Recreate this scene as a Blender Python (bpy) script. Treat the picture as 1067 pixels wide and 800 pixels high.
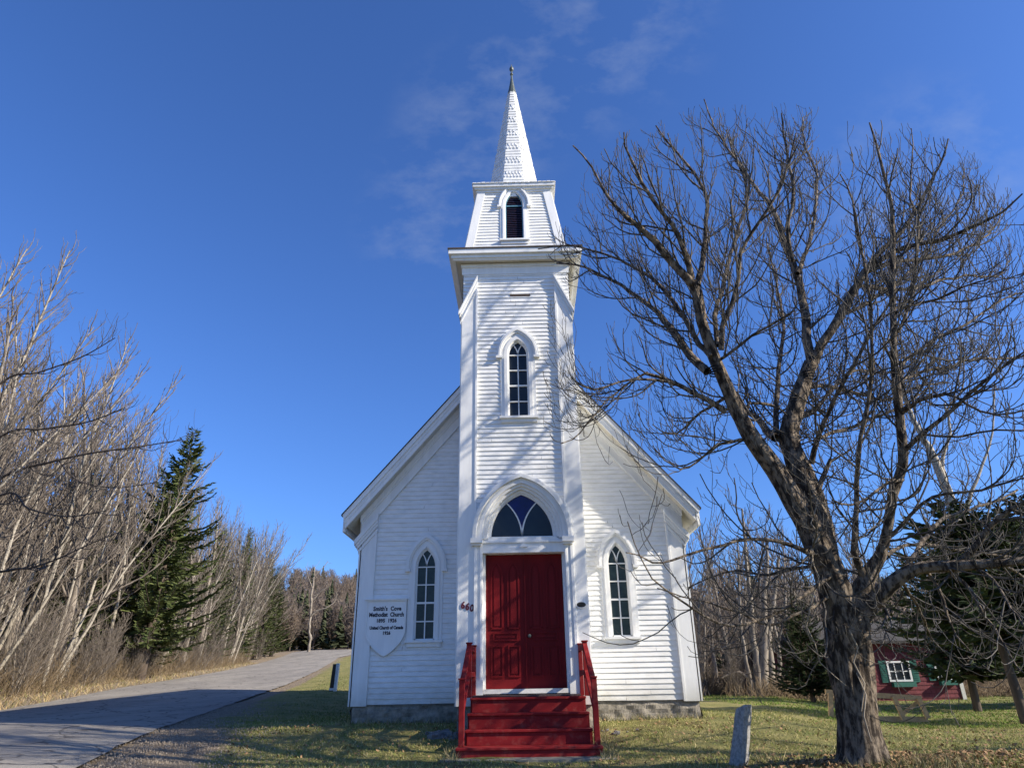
import bpy, math, random
import numpy as np
from mathutils import Vector, Matrix
from mathutils import noise as mnoise

random.seed(7); rng = np.random.default_rng(7)
sc = bpy.context.scene
for o in list(bpy.data.objects): bpy.data.objects.remove(o)
col = sc.collection
R = math.radians

# ------------------------------------------------------------------ camera
F, PITCH, ROLL, YAW = 709.1, 0.41686, -0.01696, -0.01284       # focal length in pixels of the 1067 px wide photograph
CAM = np.array([0.0437, -12.8, 1.0244])
def _axes():
    f = np.array([math.sin(YAW)*math.cos(PITCH), math.cos(YAW)*math.cos(PITCH), math.sin(PITCH)])
    r = np.array([math.cos(YAW), -math.sin(YAW), 0.0]); u = np.cross(r, f)
    c, s = math.cos(ROLL), math.sin(ROLL)
    return r*c+u*s, -r*s+u*c, f
AR, AU, AF = _axes()
cd = bpy.data.cameras.new('camera'); cam = bpy.data.objects.new('camera', cd); col.objects.link(cam)
cd.sensor_fit = 'HORIZONTAL'; cd.sensor_width = 36; cd.lens = F/1067*36; cd.clip_start = 0.1; cd.clip_end = 4000
cam.matrix_world = Matrix(((AR[0], AU[0], -AF[0], CAM[0]), (AR[1], AU[1], -AF[1], CAM[1]), (AR[2], AU[2], -AF[2], CAM[2]), (0, 0, 0, 1)))
sc.camera = cam
sc.render.resolution_x, sc.render.resolution_y = 1024, 767

def at(px, py, Y):
    """point on the vertical plane y = Y that shows at a pixel of the photograph"""
    d = AF + AR*(px-533.5)/F - AU*(py-400)/F
    return CAM + d*((Y-CAM[1])/d[1])

# ------------------------------------------------------------------ light
SUN_AZ, SUN_EL = 16.0, 29.0        # degrees in front of the facade plane (sun stands to the right), elevation
a, e = R(SUN_AZ), R(SUN_EL)
SUN = Vector((math.cos(a)*math.cos(e), -math.sin(a)*math.cos(e), math.sin(e)))
sl = bpy.data.lights.new('sun', 'SUN'); sl.energy = 5.0; sl.angle = R(0.53); sl.color = (1.0, 0.90, 0.74)
so = bpy.data.objects.new('sun', sl); col.objects.link(so)
so.rotation_euler = (-SUN).to_track_quat('-Z', 'Y').to_euler()
w = bpy.data.worlds.new('World'); sc.world = w; w.use_nodes = True
nt = w.node_tree; nt.nodes.clear()
out = nt.nodes.new('ShaderNodeOutputWorld'); bg = nt.nodes.new('ShaderNodeBackground')
sky = nt.nodes.new('ShaderNodeTexSky'); sky.sky_type = 'NISHITA'; sky.sun_disc = False
sky.sun_elevation = e; sky.sun_rotation = math.atan2(SUN.x, SUN.y)
sky.altitude = 50; sky.air_density = 1.0; sky.dust_density = 0.9; sky.ozone_density = 4.0
bg.inputs['Strength'].default_value = 0.0635
# thin cirrus drifting behind the steeple
tc = nt.nodes.new('ShaderNodeTexCoord')
mp = nt.nodes.new('ShaderNodeMapping'); mp.inputs['Scale'].default_value = (5, 9, 9); mp.inputs['Rotation'].default_value = (0.0, 0.75, 0.0)
nz = nt.nodes.new('ShaderNodeTexNoise'); nz.inputs['Scale'].default_value = 2.2; nz.inputs['Detail'].default_value = 9; nz.inputs['Roughness'].default_value = 0.62
nt.links.new(tc.outputs['Generated'], mp.inputs['Vector']); nt.links.new(mp.outputs['Vector'], nz.inputs['Vector'])
cr = nt.nodes.new('ShaderNodeValToRGB'); cr.color_ramp.elements[0].position = 0.46; cr.color_ramp.elements[1].position = 0.78
nt.links.new(nz.outputs['Fac'], cr.inputs['Fac'])
def blob_mask(direction, inner, outer):
    vm = nt.nodes.new('ShaderNodeVectorMath'); vm.operation = 'DOT_PRODUCT'
    vm.inputs[1].default_value = direction
    nrm = nt.nodes.new('ShaderNodeVectorMath'); nrm.operation = 'NORMALIZE'
    nt.links.new(tc.outputs['Generated'], nrm.inputs[0]); nt.links.new(nrm.outputs[0], vm.inputs[0])
    m = nt.nodes.new('ShaderNodeMapRange'); m.interpolation_type = 'SMOOTHSTEP'
    m.inputs['From Min'].default_value = math.cos(outer); m.inputs['From Max'].default_value = math.cos(inner)
    nt.links.new(vm.outputs['Value'], m.inputs['Value']); return m.outputs[0]
def skydir(px, py):
    d = AF + AR*(px-533.5)/F - AU*(py-400)/F
    return tuple(d/np.linalg.norm(d))
masks = [blob_mask(skydir(*p), 0.0, R(s)) for p, s in (((470, 205), 8), ((500, 140), 8), ((545, 95), 7.5), ((590, 60), 8), ((640, 15), 9), ((435, 240), 6), ((960, 200), 9), ((1010, 330), 8))]
acc = masks[0]
for m_ in masks[1:]:
    mx = nt.nodes.new('ShaderNodeMath'); mx.operation = 'MAXIMUM'; nt.links.new(acc, mx.inputs[0]); nt.links.new(m_, mx.inputs[1]); acc = mx.outputs[0]
ml = nt.nodes.new('ShaderNodeMath'); ml.operation = 'MULTIPLY'; nt.links.new(acc, ml.inputs[0]); nt.links.new(cr.outputs['Color'], ml.inputs[1])
m2 = nt.nodes.new('ShaderNodeMath'); m2.operation = 'MULTIPLY'; m2.inputs[1].default_value = 0.22; nt.links.new(ml.outputs[0], m2.inputs[0])
cm = nt.nodes.new('ShaderNodeMixRGB'); cm.inputs['Color2'].default_value = (4.6, 5.2, 6.2, 1)
tint = nt.nodes.new('ShaderNodeMixRGB'); tint.blend_type = 'MULTIPLY'; tint.inputs['Fac'].default_value = 1; tint.inputs['Color2'].default_value = (.80, 1.18, 1.85, 1)   # clear, very blue autumn air
nt.links.new(sky.outputs['Color'], tint.inputs['Color1'])
nt.links.new(m2.outputs[0], cm.inputs['Fac']); nt.links.new(tint.outputs['Color'], cm.inputs['Color1'])
nt.links.new(cm.outputs['Color'], bg.inputs['Color']); nt.links.new(bg.outputs['Background'], out.inputs['Surface'])
sc.view_settings.view_transform = 'Standard'; sc.view_settings.look = 'None'; sc.view_settings.gamma = 1
sc.view_settings.use_curve_mapping = False
sc.view_settings.exposure = 0.85

# ------------------------------------------------------------------ materials
def mat(name, c, rough=0.7, c2=None, scale=8.0, amt=1.0, bump=0.0, bscale=60.0, spec=0.4, stretch=(1, 1, 1), detail=6, lo=0.35, hi=0.7, attr=None):
    m = bpy.data.materials.new(name); m.use_nodes = True
    t = m.node_tree; b = t.nodes['Principled BSDF']
    b.inputs['Roughness'].default_value = rough; b.inputs['Specular IOR Level'].default_value = spec
    b.inputs['Base Color'].default_value = (*c, 1)
    tcn = t.nodes.new('ShaderNodeTexCoord'); mpn = t.nodes.new('ShaderNodeMapping'); mpn.inputs['Scale'].default_value = stretch
    t.links.new(tcn.outputs['Object'], mpn.inputs['Vector'])
    if c2 is not None:
        n = t.nodes.new('ShaderNodeTexNoise'); n.inputs['Scale'].default_value = scale; n.inputs['Detail'].default_value = detail
        n.inputs['Roughness'].default_value = 0.65
        t.links.new(mpn.outputs['Vector'], n.inputs['Vector'])
        r = t.nodes.new('ShaderNodeMapRange'); r.inputs['From Min'].default_value = lo; r.inputs['From Max'].default_value = hi
        r.inputs['To Max'].default_value = amt
        t.links.new(n.outputs['Fac'], r.inputs['Value'])
        x = t.nodes.new('ShaderNodeMixRGB'); x.inputs['Color1'].default_value = (*c, 1); x.inputs['Color2'].default_value = (*c2, 1)
        t.links.new(r.outputs[0], x.inputs['Fac'])
        last = x.outputs['Color']
        if attr:
            at_ = t.nodes.new('ShaderNodeAttribute'); at_.attribute_name = attr
            y = t.nodes.new('ShaderNodeMixRGB'); y.blend_type = 'MULTIPLY'; y.inputs['Fac'].default_value = 1
            t.links.new(last, y.inputs['Color1']); t.links.new(at_.outputs['Color'], y.inputs['Color2']); last = y.outputs['Color']
        t.links.new(last, b.inputs['Base Color'])
    if bump:
        n2 = t.nodes.new('ShaderNodeTexNoise'); n2.inputs['Scale'].default_value = bscale; n2.inputs['Detail'].default_value = 8
        n2.inputs['Roughness'].default_value = 0.7
        t.links.new(mpn.outputs['Vector'], n2.inputs['Vector'])
        bp = t.nodes.new('ShaderNodeBump'); bp.inputs['Strength'].default_value = 1; bp.inputs['Distance'].default_value = bump
        t.links.new(n2.outputs['Fac'], bp.inputs['Height']); t.links.new(bp.outputs['Normal'], b.inputs['Normal'])
    return m

M = {}
M['paint'] = mat('white_paint', (.80, .80, .79), .55, (.58, .585, .57), 6, .8, .0025, 30, stretch=(.6, .6, 1.6), lo=.42, hi=.78)
M['trim'] = mat('white_trim_paint', (.81, .81, .80), .5, (.62, .63, .63), 3.5, .65, .001, 30, stretch=(1.5, 1.5, .25))
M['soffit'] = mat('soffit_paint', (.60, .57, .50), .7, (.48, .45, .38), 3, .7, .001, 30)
M['shingle_white'] = mat('spire_shingle_paint', (.82, .82, .81), .5, (.55, .56, .56), 9, .8, .003, 40)
M['roof'] = mat('roof_shingle', (.035, .033, .031), .95, (.07, .065, .06), 12, 1, .006, 60)
M['edge_metal'] = mat('cornice_roof_metal', (.06, .045, .035), .6, (.10, .07, .05), 8, 1, .002, 40)
M['copper'] = mat('spire_cap_metal', (.10, .125, .115), .45, (.05, .055, .05), 12, 1, .003, 40)
M['red'] = mat('red_door_paint', (.16, .007, .010), .6, (.11, .006, .008), 4, .8, spec=.15, bump=.0012, bscale=35, stretch=(1, 1, .3))
M['redstep'] = mat('red_step_paint', (.19, .009, .011), .65, (.27, .07, .055), 7, .55, .002, 35, spec=.2, lo=.52, hi=.68)
M['stone'] = mat('granite_foundation', (.36, .32, .26), .9, (.13, .12, .10), 9, 1, .03, 9, lo=.3)
M['post_stone'] = mat('granite_post', (.34, .33, .31), .85, (.13, .13, .125), 24, 1, .014, 22, lo=.4)
M['slab'] = mat('concrete_slab', (.24, .23, .19), .95, (.13, .12, .09), 7, 1, .01, 30)
M['glass'] = mat('dark_glass', (.010, .014, .022), .06, (.018, .022, .024), 3, 1, .004, 5, spec=.35)
M['glass_green'] = mat('obscure_grey_green_glass', (.035, .052, .050), .25, (.02, .032, .034), 9, 1, .002, 12, spec=.3)
M['glass_blue'] = mat('blue_stained_glass', (.012, .012, .12), .12, (.008, .008, .06), 5, 1, .001, 20, spec=.3)
M['louver'] = mat('dark_louvre', (.03, .04, .09), .4, (.08, .03, .05), 14, .8, 0)
M['teal'] = mat('teal_frame_paint', (.10, .25, .33), .5, (.06, .16, .22), 8, 1)
M['black'] = mat('black_letter_paint', (.012, .014, .03), .5)
M['digit'] = mat('dark_red_numerals', (.10, .006, .014), .4)
M['mat'] = mat('door_mat_rubber', (.035, .022, .026), .9, (.07, .05, .05), 40, 1, .004, 80)
M['bark'] = mat('grey_brown_bark', (.25, .20, .15), .95, (.035, .025, .018), 14, 1, .08, 17, stretch=(1, 1, .38), lo=.42, hi=.56)
M['twig'] = mat('twig_bark', (.038, .033, .029), .85, (.105, .095, .085), 4, .8, .002, 40)
M['vine'] = mat('pale_vine', (.30, .25, .19), .8, (.25, .21, .16), 9, 1, .003, 40)
M['birch'] = mat('pale_birch_bark', (.34, .305, .25), .85, (.10, .085, .07), 7, .9, .006, 30, stretch=(1, 1, 2.2), lo=.5, hi=.66)
M['greybark'] = mat('grey_wood_bark', (.30, .26, .215), .9, (.12, .10, .08), 5, 1, .01, 20, stretch=(1, 1, .4))
M['birchtwig'] = mat('birch_twig', (.085, .068, .056), .85, (.235, .20, .165), 3, .9)
M['needle'] = mat('spruce_needles', (.055, .082, .026), .75, (.13, .145, .05), 1.1, 1, spec=.25)
M['needle_dark'] = mat('dark_spruce_needles', (.024, .042, .017), .8, (.055, .075, .026), 1.5, 1, spec=.2)
M['needle_far'] = mat('hillside_spruce', (.05, .062, .035), .85, (.085, .09, .05), .2, 1, spec=.1)
M['trunk_dark'] = mat('spruce_bark', (.10, .075, .058), .95, (.045, .035, .028), 8, 1, .02, 18, stretch=(1, 1, .3))
M['brush'] = mat('dry_undergrowth', (.11, .08, .05), .9, (.23, .17, .10), 2, 1)
M['farwood'] = mat('far_bare_wood', (.19, .145, .11), .95, (.23, .185, .15), .12, 1)
M['redshingle'] = mat('dark_red_wall_shingle', (.22, .05, .06), .85, (.14, .03, .038), 5, 1, .004, 30)
M['shutter'] = mat('green_shutter', (.02, .13, .10), .6, (.015, .09, .07), 8, 1)
M['lumber'] = mat('weathered_lumber', (.50, .33, .16), .85, (.32, .21, .10), 6, 1, .003, 40, stretch=(3, 3, 3))
M['whitepost'] = mat('white_post_face', (.78, .76, .71), .8, (.55, .52, .48), 9, 1)
M['wornwood'] = mat('dark_worn_wood', (.07, .06, .05), .9, (.03, .03, .025), 10, 1, .004, 30)
M['leaf'] = mat('fallen_leaves', (.30, .19, .09), .85, (.17, .09, .045), 3, 1)
M['rubble'] = mat('loose_stones', (.20, .195, .19), .9, (.15, .14, .14), 14, 1, .012, 30)
M['strap'] = mat('black_brace_strap', (.012, .012, .014), .95, spec=.05)

def brick_courses(m, scale_z, dark=.55):
    t = m.node_tree; b = t.nodes['Principled BSDF']
    tcn = t.nodes.new('ShaderNodeTexCoord'); br = t.nodes.new('ShaderNodeTexBrick')
    mpn = t.nodes.new('ShaderNodeMapping'); mpn.inputs['Rotation'].default_value = (math.pi/2, 0, 0)
    t.links.new(tcn.outputs['Object'], mpn.inputs['Vector']); t.links.new(mpn.outputs['Vector'], br.inputs['Vector'])
    br.inputs['Scale'].default_value = 1; br.inputs['Row Height'].default_value = scale_z; br.inputs['Brick Width'].default_value = scale_z*1.3
    br.inputs['Mortar Size'].default_value = .012; br.inputs['Color1'].default_value = (1, 1, 1, 1); br.inputs['Color2'].default_value = (.75, .75, .75, 1)
    br.inputs['Mortar'].default_value = (dark, dark, dark, 1)
    x = t.nodes.new('ShaderNodeMixRGB'); x.blend_type = 'MULTIPLY'; x.inputs['Fac'].default_value = 1
    src = b.inputs['Base Color'].links[0].from_socket
    t.links.new(src, x.inputs['Color1']); t.links.new(br.outputs['Color'], x.inputs['Color2']); t.links.new(x.outputs['Color'], b.inputs['Base Color'])
brick_courses(M['redshingle'], .16)
def grime(m, z0, z1, c, amt):
    """splashed dirt on the lowest boards"""
    t = m.node_tree; b = t.nodes['Principled BSDF']; src = b.inputs['Base Color'].links[0].from_socket
    tcn = t.nodes.new('ShaderNodeTexCoord'); sx_ = t.nodes.new('ShaderNodeSeparateXYZ'); t.links.new(tcn.outputs['Object'], sx_.inputs[0])
    mr = t.nodes.new('ShaderNodeMapRange'); mr.inputs['From Min'].default_value = z1; mr.inputs['From Max'].default_value = z0; t.links.new(sx_.outputs['Z'], mr.inputs['Value'])
    n = t.nodes.new('ShaderNodeTexNoise'); n.inputs['Scale'].default_value = 4; n.inputs['Detail'].default_value = 8; t.links.new(tcn.outputs['Object'], n.inputs['Vector'])
    m_ = t.nodes.new('ShaderNodeMath'); m_.operation = 'MULTIPLY'; t.links.new(mr.outputs[0], m_.inputs[0]); t.links.new(n.outputs['Fac'], m_.inputs[1])
    m3 = t.nodes.new('ShaderNodeMath'); m3.operation = 'MULTIPLY'; m3.inputs[1].default_value = amt; t.links.new(m_.outputs[0], m3.inputs[0])
    x = t.nodes.new('ShaderNodeMixRGB'); x.inputs['Color2'].default_value = (*c, 1); t.links.new(m3.outputs[0], x.inputs['Fac']); t.links.new(src, x.inputs['Color1']); t.links.new(x.outputs['Color'], b.inputs['Base Color'])
grime(M['paint'], .7, 1.15, (.33, .31, .24), 1.0)
grime(M['trim'], .7, 1.15, (.33, .31, .24), .9)

# ------------------------------------------------------------------ object helpers
def tag(o, label=None, cat=None, group=None, kind=None):
    if label: o['label'] = label
    if cat: o['category'] = cat
    if group: o['group'] = group
    if kind: o['kind'] = kind
    return o
def empty(name, loc=(0, 0, 0), rz=0):
    o = bpy.data.objects.new(name, None); col.objects.link(o); o.location = loc; o.rotation_euler = (0, 0, rz); o.empty_display_size = .2
    return o
def link_mesh(name, me, m, parent=None, smooth=False):
    o = bpy.data.objects.new(name, me); col.objects.link(o)
    for k in (m if isinstance(m, (list, tuple)) else [m]): me.materials.append(k)
    if parent is not None: o.parent = parent
    if smooth: me.polygons.foreach_set('use_smooth', [True]*len(me.polygons))
    return o
def copy_tree(o, parent=None):
    c = o.copy(); col.objects.link(c); c.parent = parent
    for ch in list(o.children): copy_tree(ch, c)
    return c

class Fr:
    """local frame: u along the wall, w up the wall, n out of the wall"""
    def __init__(s, O, U=(1, 0, 0), W=(0, 0, 1), N=(0, -1, 0)):
        s.O, s.U, s.W, s.N = Vector(O), Vector(U).normalized(), Vector(W).normalized(), Vector(N).normalized()
    def p(s, u, w, n=0.0): return s.O + s.U*u + s.W*w + s.N*n
WORLD = Fr((0, 0, 0), (1, 0, 0), (0, 0, 1), (0, 1, 0))      # u=x, w=z, n=y

class MB:
    def __init__(s): s.v = []; s.f = []
    def face(s, pts):
        i = len(s.v); s.v += [tuple(p) for p in pts]; s.f.append(tuple(range(i, i+len(pts))))
    def hexa(s, P):
        i = len(s.v); s.v += [tuple(p) for p in P]
        for q in ((0, 1, 2, 3), (7, 6, 5, 4), (0, 4, 5, 1), (1, 5, 6, 2), (2, 6, 7, 3), (3, 7, 4, 0)): s.f.append(tuple(i+k for k in q))
    def box(s, x0, x1, y0, y1, z0, z1):
        s.hexa([(x0, y0, z0), (x1, y0, z0), (x1, y1, z0), (x0, y1, z0), (x0, y0, z1), (x1, y0, z1), (x1, y1, z1), (x0, y1, z1)])
    def fbox(s, fr, u0, u1, w0, w1, n0, n1):
        s.hexa([fr.p(u0, w0, n1), fr.p(u1, w0, n1), fr.p(u1, w0, n0), fr.p(u0, w0, n0), fr.p(u0, w1, n1), fr.p(u1, w1, n1), fr.p(u1, w1, n0), fr.p(u0, w1, n0)])
    def prism(s, fr, pts, n0, n1):
        """polygon (u, w) points, counter-clockwise seen from outside, between depths n0 (back) and n1 (front)"""
        i = len(s.v); k = len(pts)
        s.v += [tuple(fr.p(u, w_, n1)) for u, w_ in pts] + [tuple(fr.p(u, w_, n0)) for u, w_ in pts]
        s.f.append(tuple(range(i, i+k))); s.f.append(tuple(range(i+2*k-1, i+k-1, -1)))
        for j in range(k):
            q = (j+1) % k; s.f.append((i+j, i+k+j, i+k+q, i+q))
    def band(s, fr, inner, outer, n0, n1):
        """strip between two matching open polylines"""
        k = len(inner)
        for j in range(k-1):
            a0, a1, b0, b1 = inner[j], inner[j+1], outer[j], outer[j+1]
            s.face([fr.p(*a0, n1), fr.p(*a1, n1), fr.p(*b1, n1), fr.p(*b0, n1)])
            s.face([fr.p(*a0, n0), fr.p(*a1, n0), fr.p(*a1, n1), fr.p(*a0, n1)])
            s.face([fr.p(*b0, n1), fr.p(*b1, n1), fr.p(*b1, n0), fr.p(*b0, n0)])
        for j in (0, k-1):
            a_, b_ = inner[j], outer[j]
            s.face([fr.p(*a_, n0), fr.p(*a_, n1), fr.p(*b_, n1), fr.p(*b_, n0)])
    def build(s, name, m, parent=None, smooth=False, bevel=0):
        me = bpy.data.meshes.new(name); me.from_pydata(s.v, [], s.f); me.update()
        o = link_mesh(name, me, m, parent, smooth)
        if bevel:
            md = o.modifiers.new('bevel', 'BEVEL'); md.width = bevel; md.segments = 2; md.limit_method = 'ANGLE'
        return o

def np_mesh(name, V, Fq, m, parent=None, smooth=True, col_attr=None):
    """V (n,3), Fq (k,3 or 4)"""
    me = bpy.data.meshes.new(name); V = np.asarray(V, np.float32); Fq = np.asarray(Fq, np.int32); k, s = Fq.shape
    me.vertices.add(len(V)); me.vertices.foreach_set('co', V.ravel())
    me.loops.add(k*s); me.loops.foreach_set('vertex_index', Fq.ravel())
    me.polygons.add(k); me.polygons.foreach_set('loop_start', np.arange(0, k*s, s, dtype=np.int32)); me.polygons.foreach_set('loop_total', np.full(k, s, np.int32))
    if smooth: me.polygons.foreach_set('use_smooth', np.ones(k, bool))
    if col_attr is not None:
        at_ = me.color_attributes.new('Col', 'FLOAT_COLOR', 'POINT'); at_.data.foreach_set('color', np.asarray(col_attr, np.float32).ravel())
    me.update(calc_edges=True); me.validate()
    return link_mesh(name, me, m, parent)

class Tubes:
    """many tapered tubes gathered into one mesh, built in batches of equal point count"""
    def __init__(s): s.b = {}
    def add(s, pts, radii, sides=4):
        pts = np.asarray(pts, float); s.b.setdefault((len(pts), sides), []).append((pts, np.asarray(radii, float)))
    def arrays(s):
        VV, FF, off = [], [], 0
        for (P, S), L in s.b.items():
            pts = np.array([l[0] for l in L]); rad = np.array([l[1] for l in L]); N = len(L)
            t = np.gradient(pts, axis=1); t /= np.linalg.norm(t, axis=2, keepdims=True)+1e-9
            main = pts[:, -1]-pts[:, 0]; ref = np.where(np.abs(main[:, 2:3]) < .7*np.linalg.norm(main, axis=1, keepdims=True), [[0, 0, 1.]], [[.93, .37, 0]])
            ref = np.repeat(ref[:, None, :], P, 1)
            a_ = np.cross(t, ref); a_ /= np.linalg.norm(a_, axis=2, keepdims=True)+1e-9; b_ = np.cross(t, a_)
            ang = np.arange(S)/S*2*np.pi
            ring = pts[:, :, None, :]+rad[:, :, None, None]*(a_[:, :, None, :]*np.cos(ang)[None, None, :, None]+b_[:, :, None, :]*np.sin(ang)[None, None, :, None])
            VV.append(ring.reshape(-1, 3))
            base = (np.arange(N)*P*S)[:, None, None]+(np.arange(P-1)*S)[None, :, None]
            k = np.arange(S)[None, None, :]; k2 = (k+1) % S
            FF.append(np.stack([base+k, base+k2, base+S+k2, base+S+k], -1).reshape(-1, 4)+off); off += N*P*S
        return np.concatenate(VV), np.concatenate(FF)
    def build(s, name, m, parent=None):
        V, Fq = s.arrays(); return np_mesh(name, V, Fq, m, parent)

def unit(v): v = np.asarray(v, float); return v/(np.linalg.norm(v)+1e-9)
def polyline(p, d, L, n, wander=.15, up=0.0, bend=None):
    """wandering polyline of n+1 points; 'up' pulls the tip upwards"""
    pts = [np.array(p, float)]; d = unit(d); h = L/n
    for i in range(n):
        d = unit(d+rng.normal(0, wander, 3)+np.array([0, 0, up*(i+1)/n])+(0 if bend is None else bend))
        pts.append(pts[-1]+d*h)
    return np.array(pts), d
def resample(P, r, step):
    P = np.asarray(P, float); r = np.asarray(r, float)
    # Catmull-Rom through the points
    Q = np.vstack([2*P[0]-P[1], P, 2*P[-1]-P[-2]]); out_, ro = [], []
    for i in range(1, len(Q)-2):
        n = max(1, int(np.linalg.norm(Q[i+1]-Q[i])/step))
        for k in range(n):
            t = k/n
            out_.append(.5*((2*Q[i])+(-Q[i-1]+Q[i+1])*t+(2*Q[i-1]-5*Q[i]+4*Q[i+1]-Q[i+2])*t*t+(-Q[i-1]+3*Q[i]-3*Q[i+1]+Q[i+2])*t**3))
            ro.append(r[i-1]*(1-t)+r[i]*t)
    out_.append(P[-1]); ro.append(r[-1]); return np.array(out_), np.array(ro)

# ------------------------------------------------------------------ terrain
def sst(x, a_, b_):
    t = np.clip((x-a_)/(b_-a_), 0, 1); return t*t*(3-2*t)
def terrain(x, y):
    x = np.asarray(x, float); y = np.asarray(y, float)
    yc = np.maximum(y, -14)
    zl = .30+.042*yc+.00018*np.maximum(yc, 0)**2
    zl = np.where(y > 95, .30+.042*95+.00018*95**2+.02*(y-95), zl)
    zm = np.interp(y, [-40, -12.8, -4, -1.9, .8, 5, 22, 95, 250], [-1.0, -.55, .0, .07, .42, .45, .5, 2.6, 6])
    zr = np.interp(y, [-40, -12.8, -4, 1, 12, 24, 60, 250], [-.7, -.35, .18, .14, .14, .3, 1.2, 6])
    L = sst(x, -3.6, -7.0); Rr = sst(x-.35*np.maximum(y, 0), 3.6, 7.5)
    z = zm*(1-L)*(1-Rr)+zl*L+zr*Rr
    z = z+.17*np.exp(-((x-4.45)**2/2.2+(y+3.7)**2/.9))+.05*np.exp(-((x-3)**2+(y+3.1)**2)/.8)
    # the hill behind
    hx = sst(x, 160, -60); z = z+sst(y, 105, 230)*(7+13*hx)+.9*np.sin(x*.05+y*.03)*sst(y, 60, 140)
    # verge bank left of the road
    z = z+.35*sst(x, road_l(y)-.3, road_l(y)-3.0)*(1-sst(y, 40, 70))
    return z
ROAD_Y = [-40, -12.8, -3, 1.4, 6.7, 11.6, 20, 40, 72, 90, 104, 118]
ROAD_R = [-3.0, -5.0, -5.75, -6.95, -8.0, -9.0, -10.6, -14.9, -21.8, -22.5, -12, 20]
ROAD_L = [-11.5, -12.2, -12.9, -13.3, -14.0, -15.4, -17.9, -22.0, -29.2, -33.0, -32, 0]
def road_r(y): return np.interp(y, ROAD_Y, ROAD_R)
def road_l(y): return np.interp(y, ROAD_Y, ROAD_L)
def gz(x, y): return float(terrain(x, y))
def terrain_grid(xs, ys, name):
    X, Y = np.meshgrid(xs, ys); Z = terrain(X, Y)
    rough = np.array([mnoise.noise(Vector((x*.9, y*.9, 0))) for x, y in zip(X.ravel(), Y.ravel())]).reshape(X.shape)
    rough2 = np.array([mnoise.noise(Vector((x*3.1, y*3.1, 5))) for x, y in zip(X.ravel(), Y.ravel())]).reshape(X.shape)
    onroad = (X < road_r(Y)+.5) & (X > road_l(Y)-.4)
    Z = Z+np.where(onroad, -.03, .035*rough+.012*rough2)
    V = np.stack([X, Y, Z], -1).reshape(-1, 3); nx, ny = len(xs), len(ys)
    i = (np.arange(ny-1)[:, None]*nx+np.arange(nx-1)[None, :]).ravel()
    return V, np.stack([i, i+1, i+nx+1, i+nx], -1), X, Y
xs = np.concatenate([-np.geomspace(900, 34, 26), np.arange(-32, -14, .6), np.arange(-14, 9, .22), np.arange(9, 24, .6), np.geomspace(24.5, 900, 26)])
ys = np.concatenate([-np.geomspace(60, 13, 8), np.arange(-12.5, 6, .22), np.arange(6, 30, .6), np.geomspace(30.5, 1500, 60)])
V, Fq, X, Y = terrain_grid(xs, ys, 'ground')
gravel = sst(X, road_r(Y)+2.3, road_r(Y)+.9)*sst(Y, 3.2, -.6)
gravel = np.maximum(gravel, sst(X, road_r(Y)+.9, road_r(Y)+.3)*.9)
dry = sst(X, road_l(Y)+.3, road_l(Y)-.6)
wood = np.maximum(sst(X, road_l(Y)-2.2, road_l(Y)-4), sst(Y, 24, 29)*sst(X, 2, 6))
bare = np.exp(-(((X-4.4)/1.5)**2+((Y+3.6)/.9)**2))*.8+np.exp(-((X-0)**2/9+((Y+2.3)/.8)**2))*.5+np.exp(-((X-2.4)/1.2)**2-((Y-.4)/.7)**2)*.5
C4 = np.stack([gravel, dry, np.clip(bare+wood, 0, 1), np.ones_like(X)], -1)

gm = bpy.data.materials.new('lawn_ground'); gm.use_nodes = True
t = gm.node_tree; b = t.nodes['Principled BSDF']; b.inputs['Roughness'].default_value = .95; b.inputs['Specular IOR Level'].default_value = .15
tcn = t.nodes.new('ShaderNodeTexCoord'); atn = t.nodes.new('ShaderNodeAttribute'); atn.attribute_name = 'Col'
sep = t.nodes.new('ShaderNodeSeparateColor'); t.links.new(atn.outputs['Color'], sep.inputs[0])
def gnoise(scale, detail=8, rough=.65):
    n = t.nodes.new('ShaderNodeTexNoise'); n.inputs['Scale'].default_value = scale; n.inputs['Detail'].default_value = detail; n.inputs['Roughness'].default_value = rough
    t.links.new(tcn.outputs['Object'], n.inputs['Vector']); return n.outputs['Fac']
def ramp(src, *els):
    r = t.nodes.new('ShaderNodeValToRGB'); cr_ = r.color_ramp
    while len(cr_.elements) < len(els): cr_.elements.new(.5)
    for el, (p, c) in zip(cr_.elements, els): el.position = p; el.color = (*c, 1)
    t.links.new(src, r.inputs['Fac']); return r.outputs['Color']
def gmix(fac, c1, c2):
    x = t.nodes.new('ShaderNodeMixRGB'); t.links.new(fac, x.inputs['Fac']); t.links.new(c1, x.inputs['Color1']); t.links.new(c2, x.inputs['Color2']); return x.outputs['Color']
def mask(val, n, sharp=3.0):
    """mask edge broken up by noise"""
    m1 = t.nodes.new('ShaderNodeMath'); m1.operation = 'SUBTRACT'; t.links.new(n, m1.inputs[0]); m1.inputs[1].default_value = .5
    m2_ = t.nodes.new('ShaderNodeMath'); m2_.operation = 'MULTIPLY'; t.links.new(m1.outputs[0], m2_.inputs[0]); m2_.inputs[1].default_value = 1.6
    m3 = t.nodes.new('ShaderNodeMath'); m3.operation = 'ADD'; t.links.new(m2_.outputs[0], m3.inputs[0]); t.links.new(val, m3.inputs[1])
    m4 = t.nodes.new('ShaderNodeMapRange'); m4.inputs['From Min'].default_value = .5-.5/sharp; m4.inputs['From Max'].default_value = .5+.5/sharp
    t.links.new(m3.outputs[0], m4.inputs['Value']); return m4.outputs[0]
g1 = ramp(gnoise(1.1), (.30, (.10, .14, .03)), (.50, (.22, .215, .065)), (.70, (.44, .36, .16)))
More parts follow.
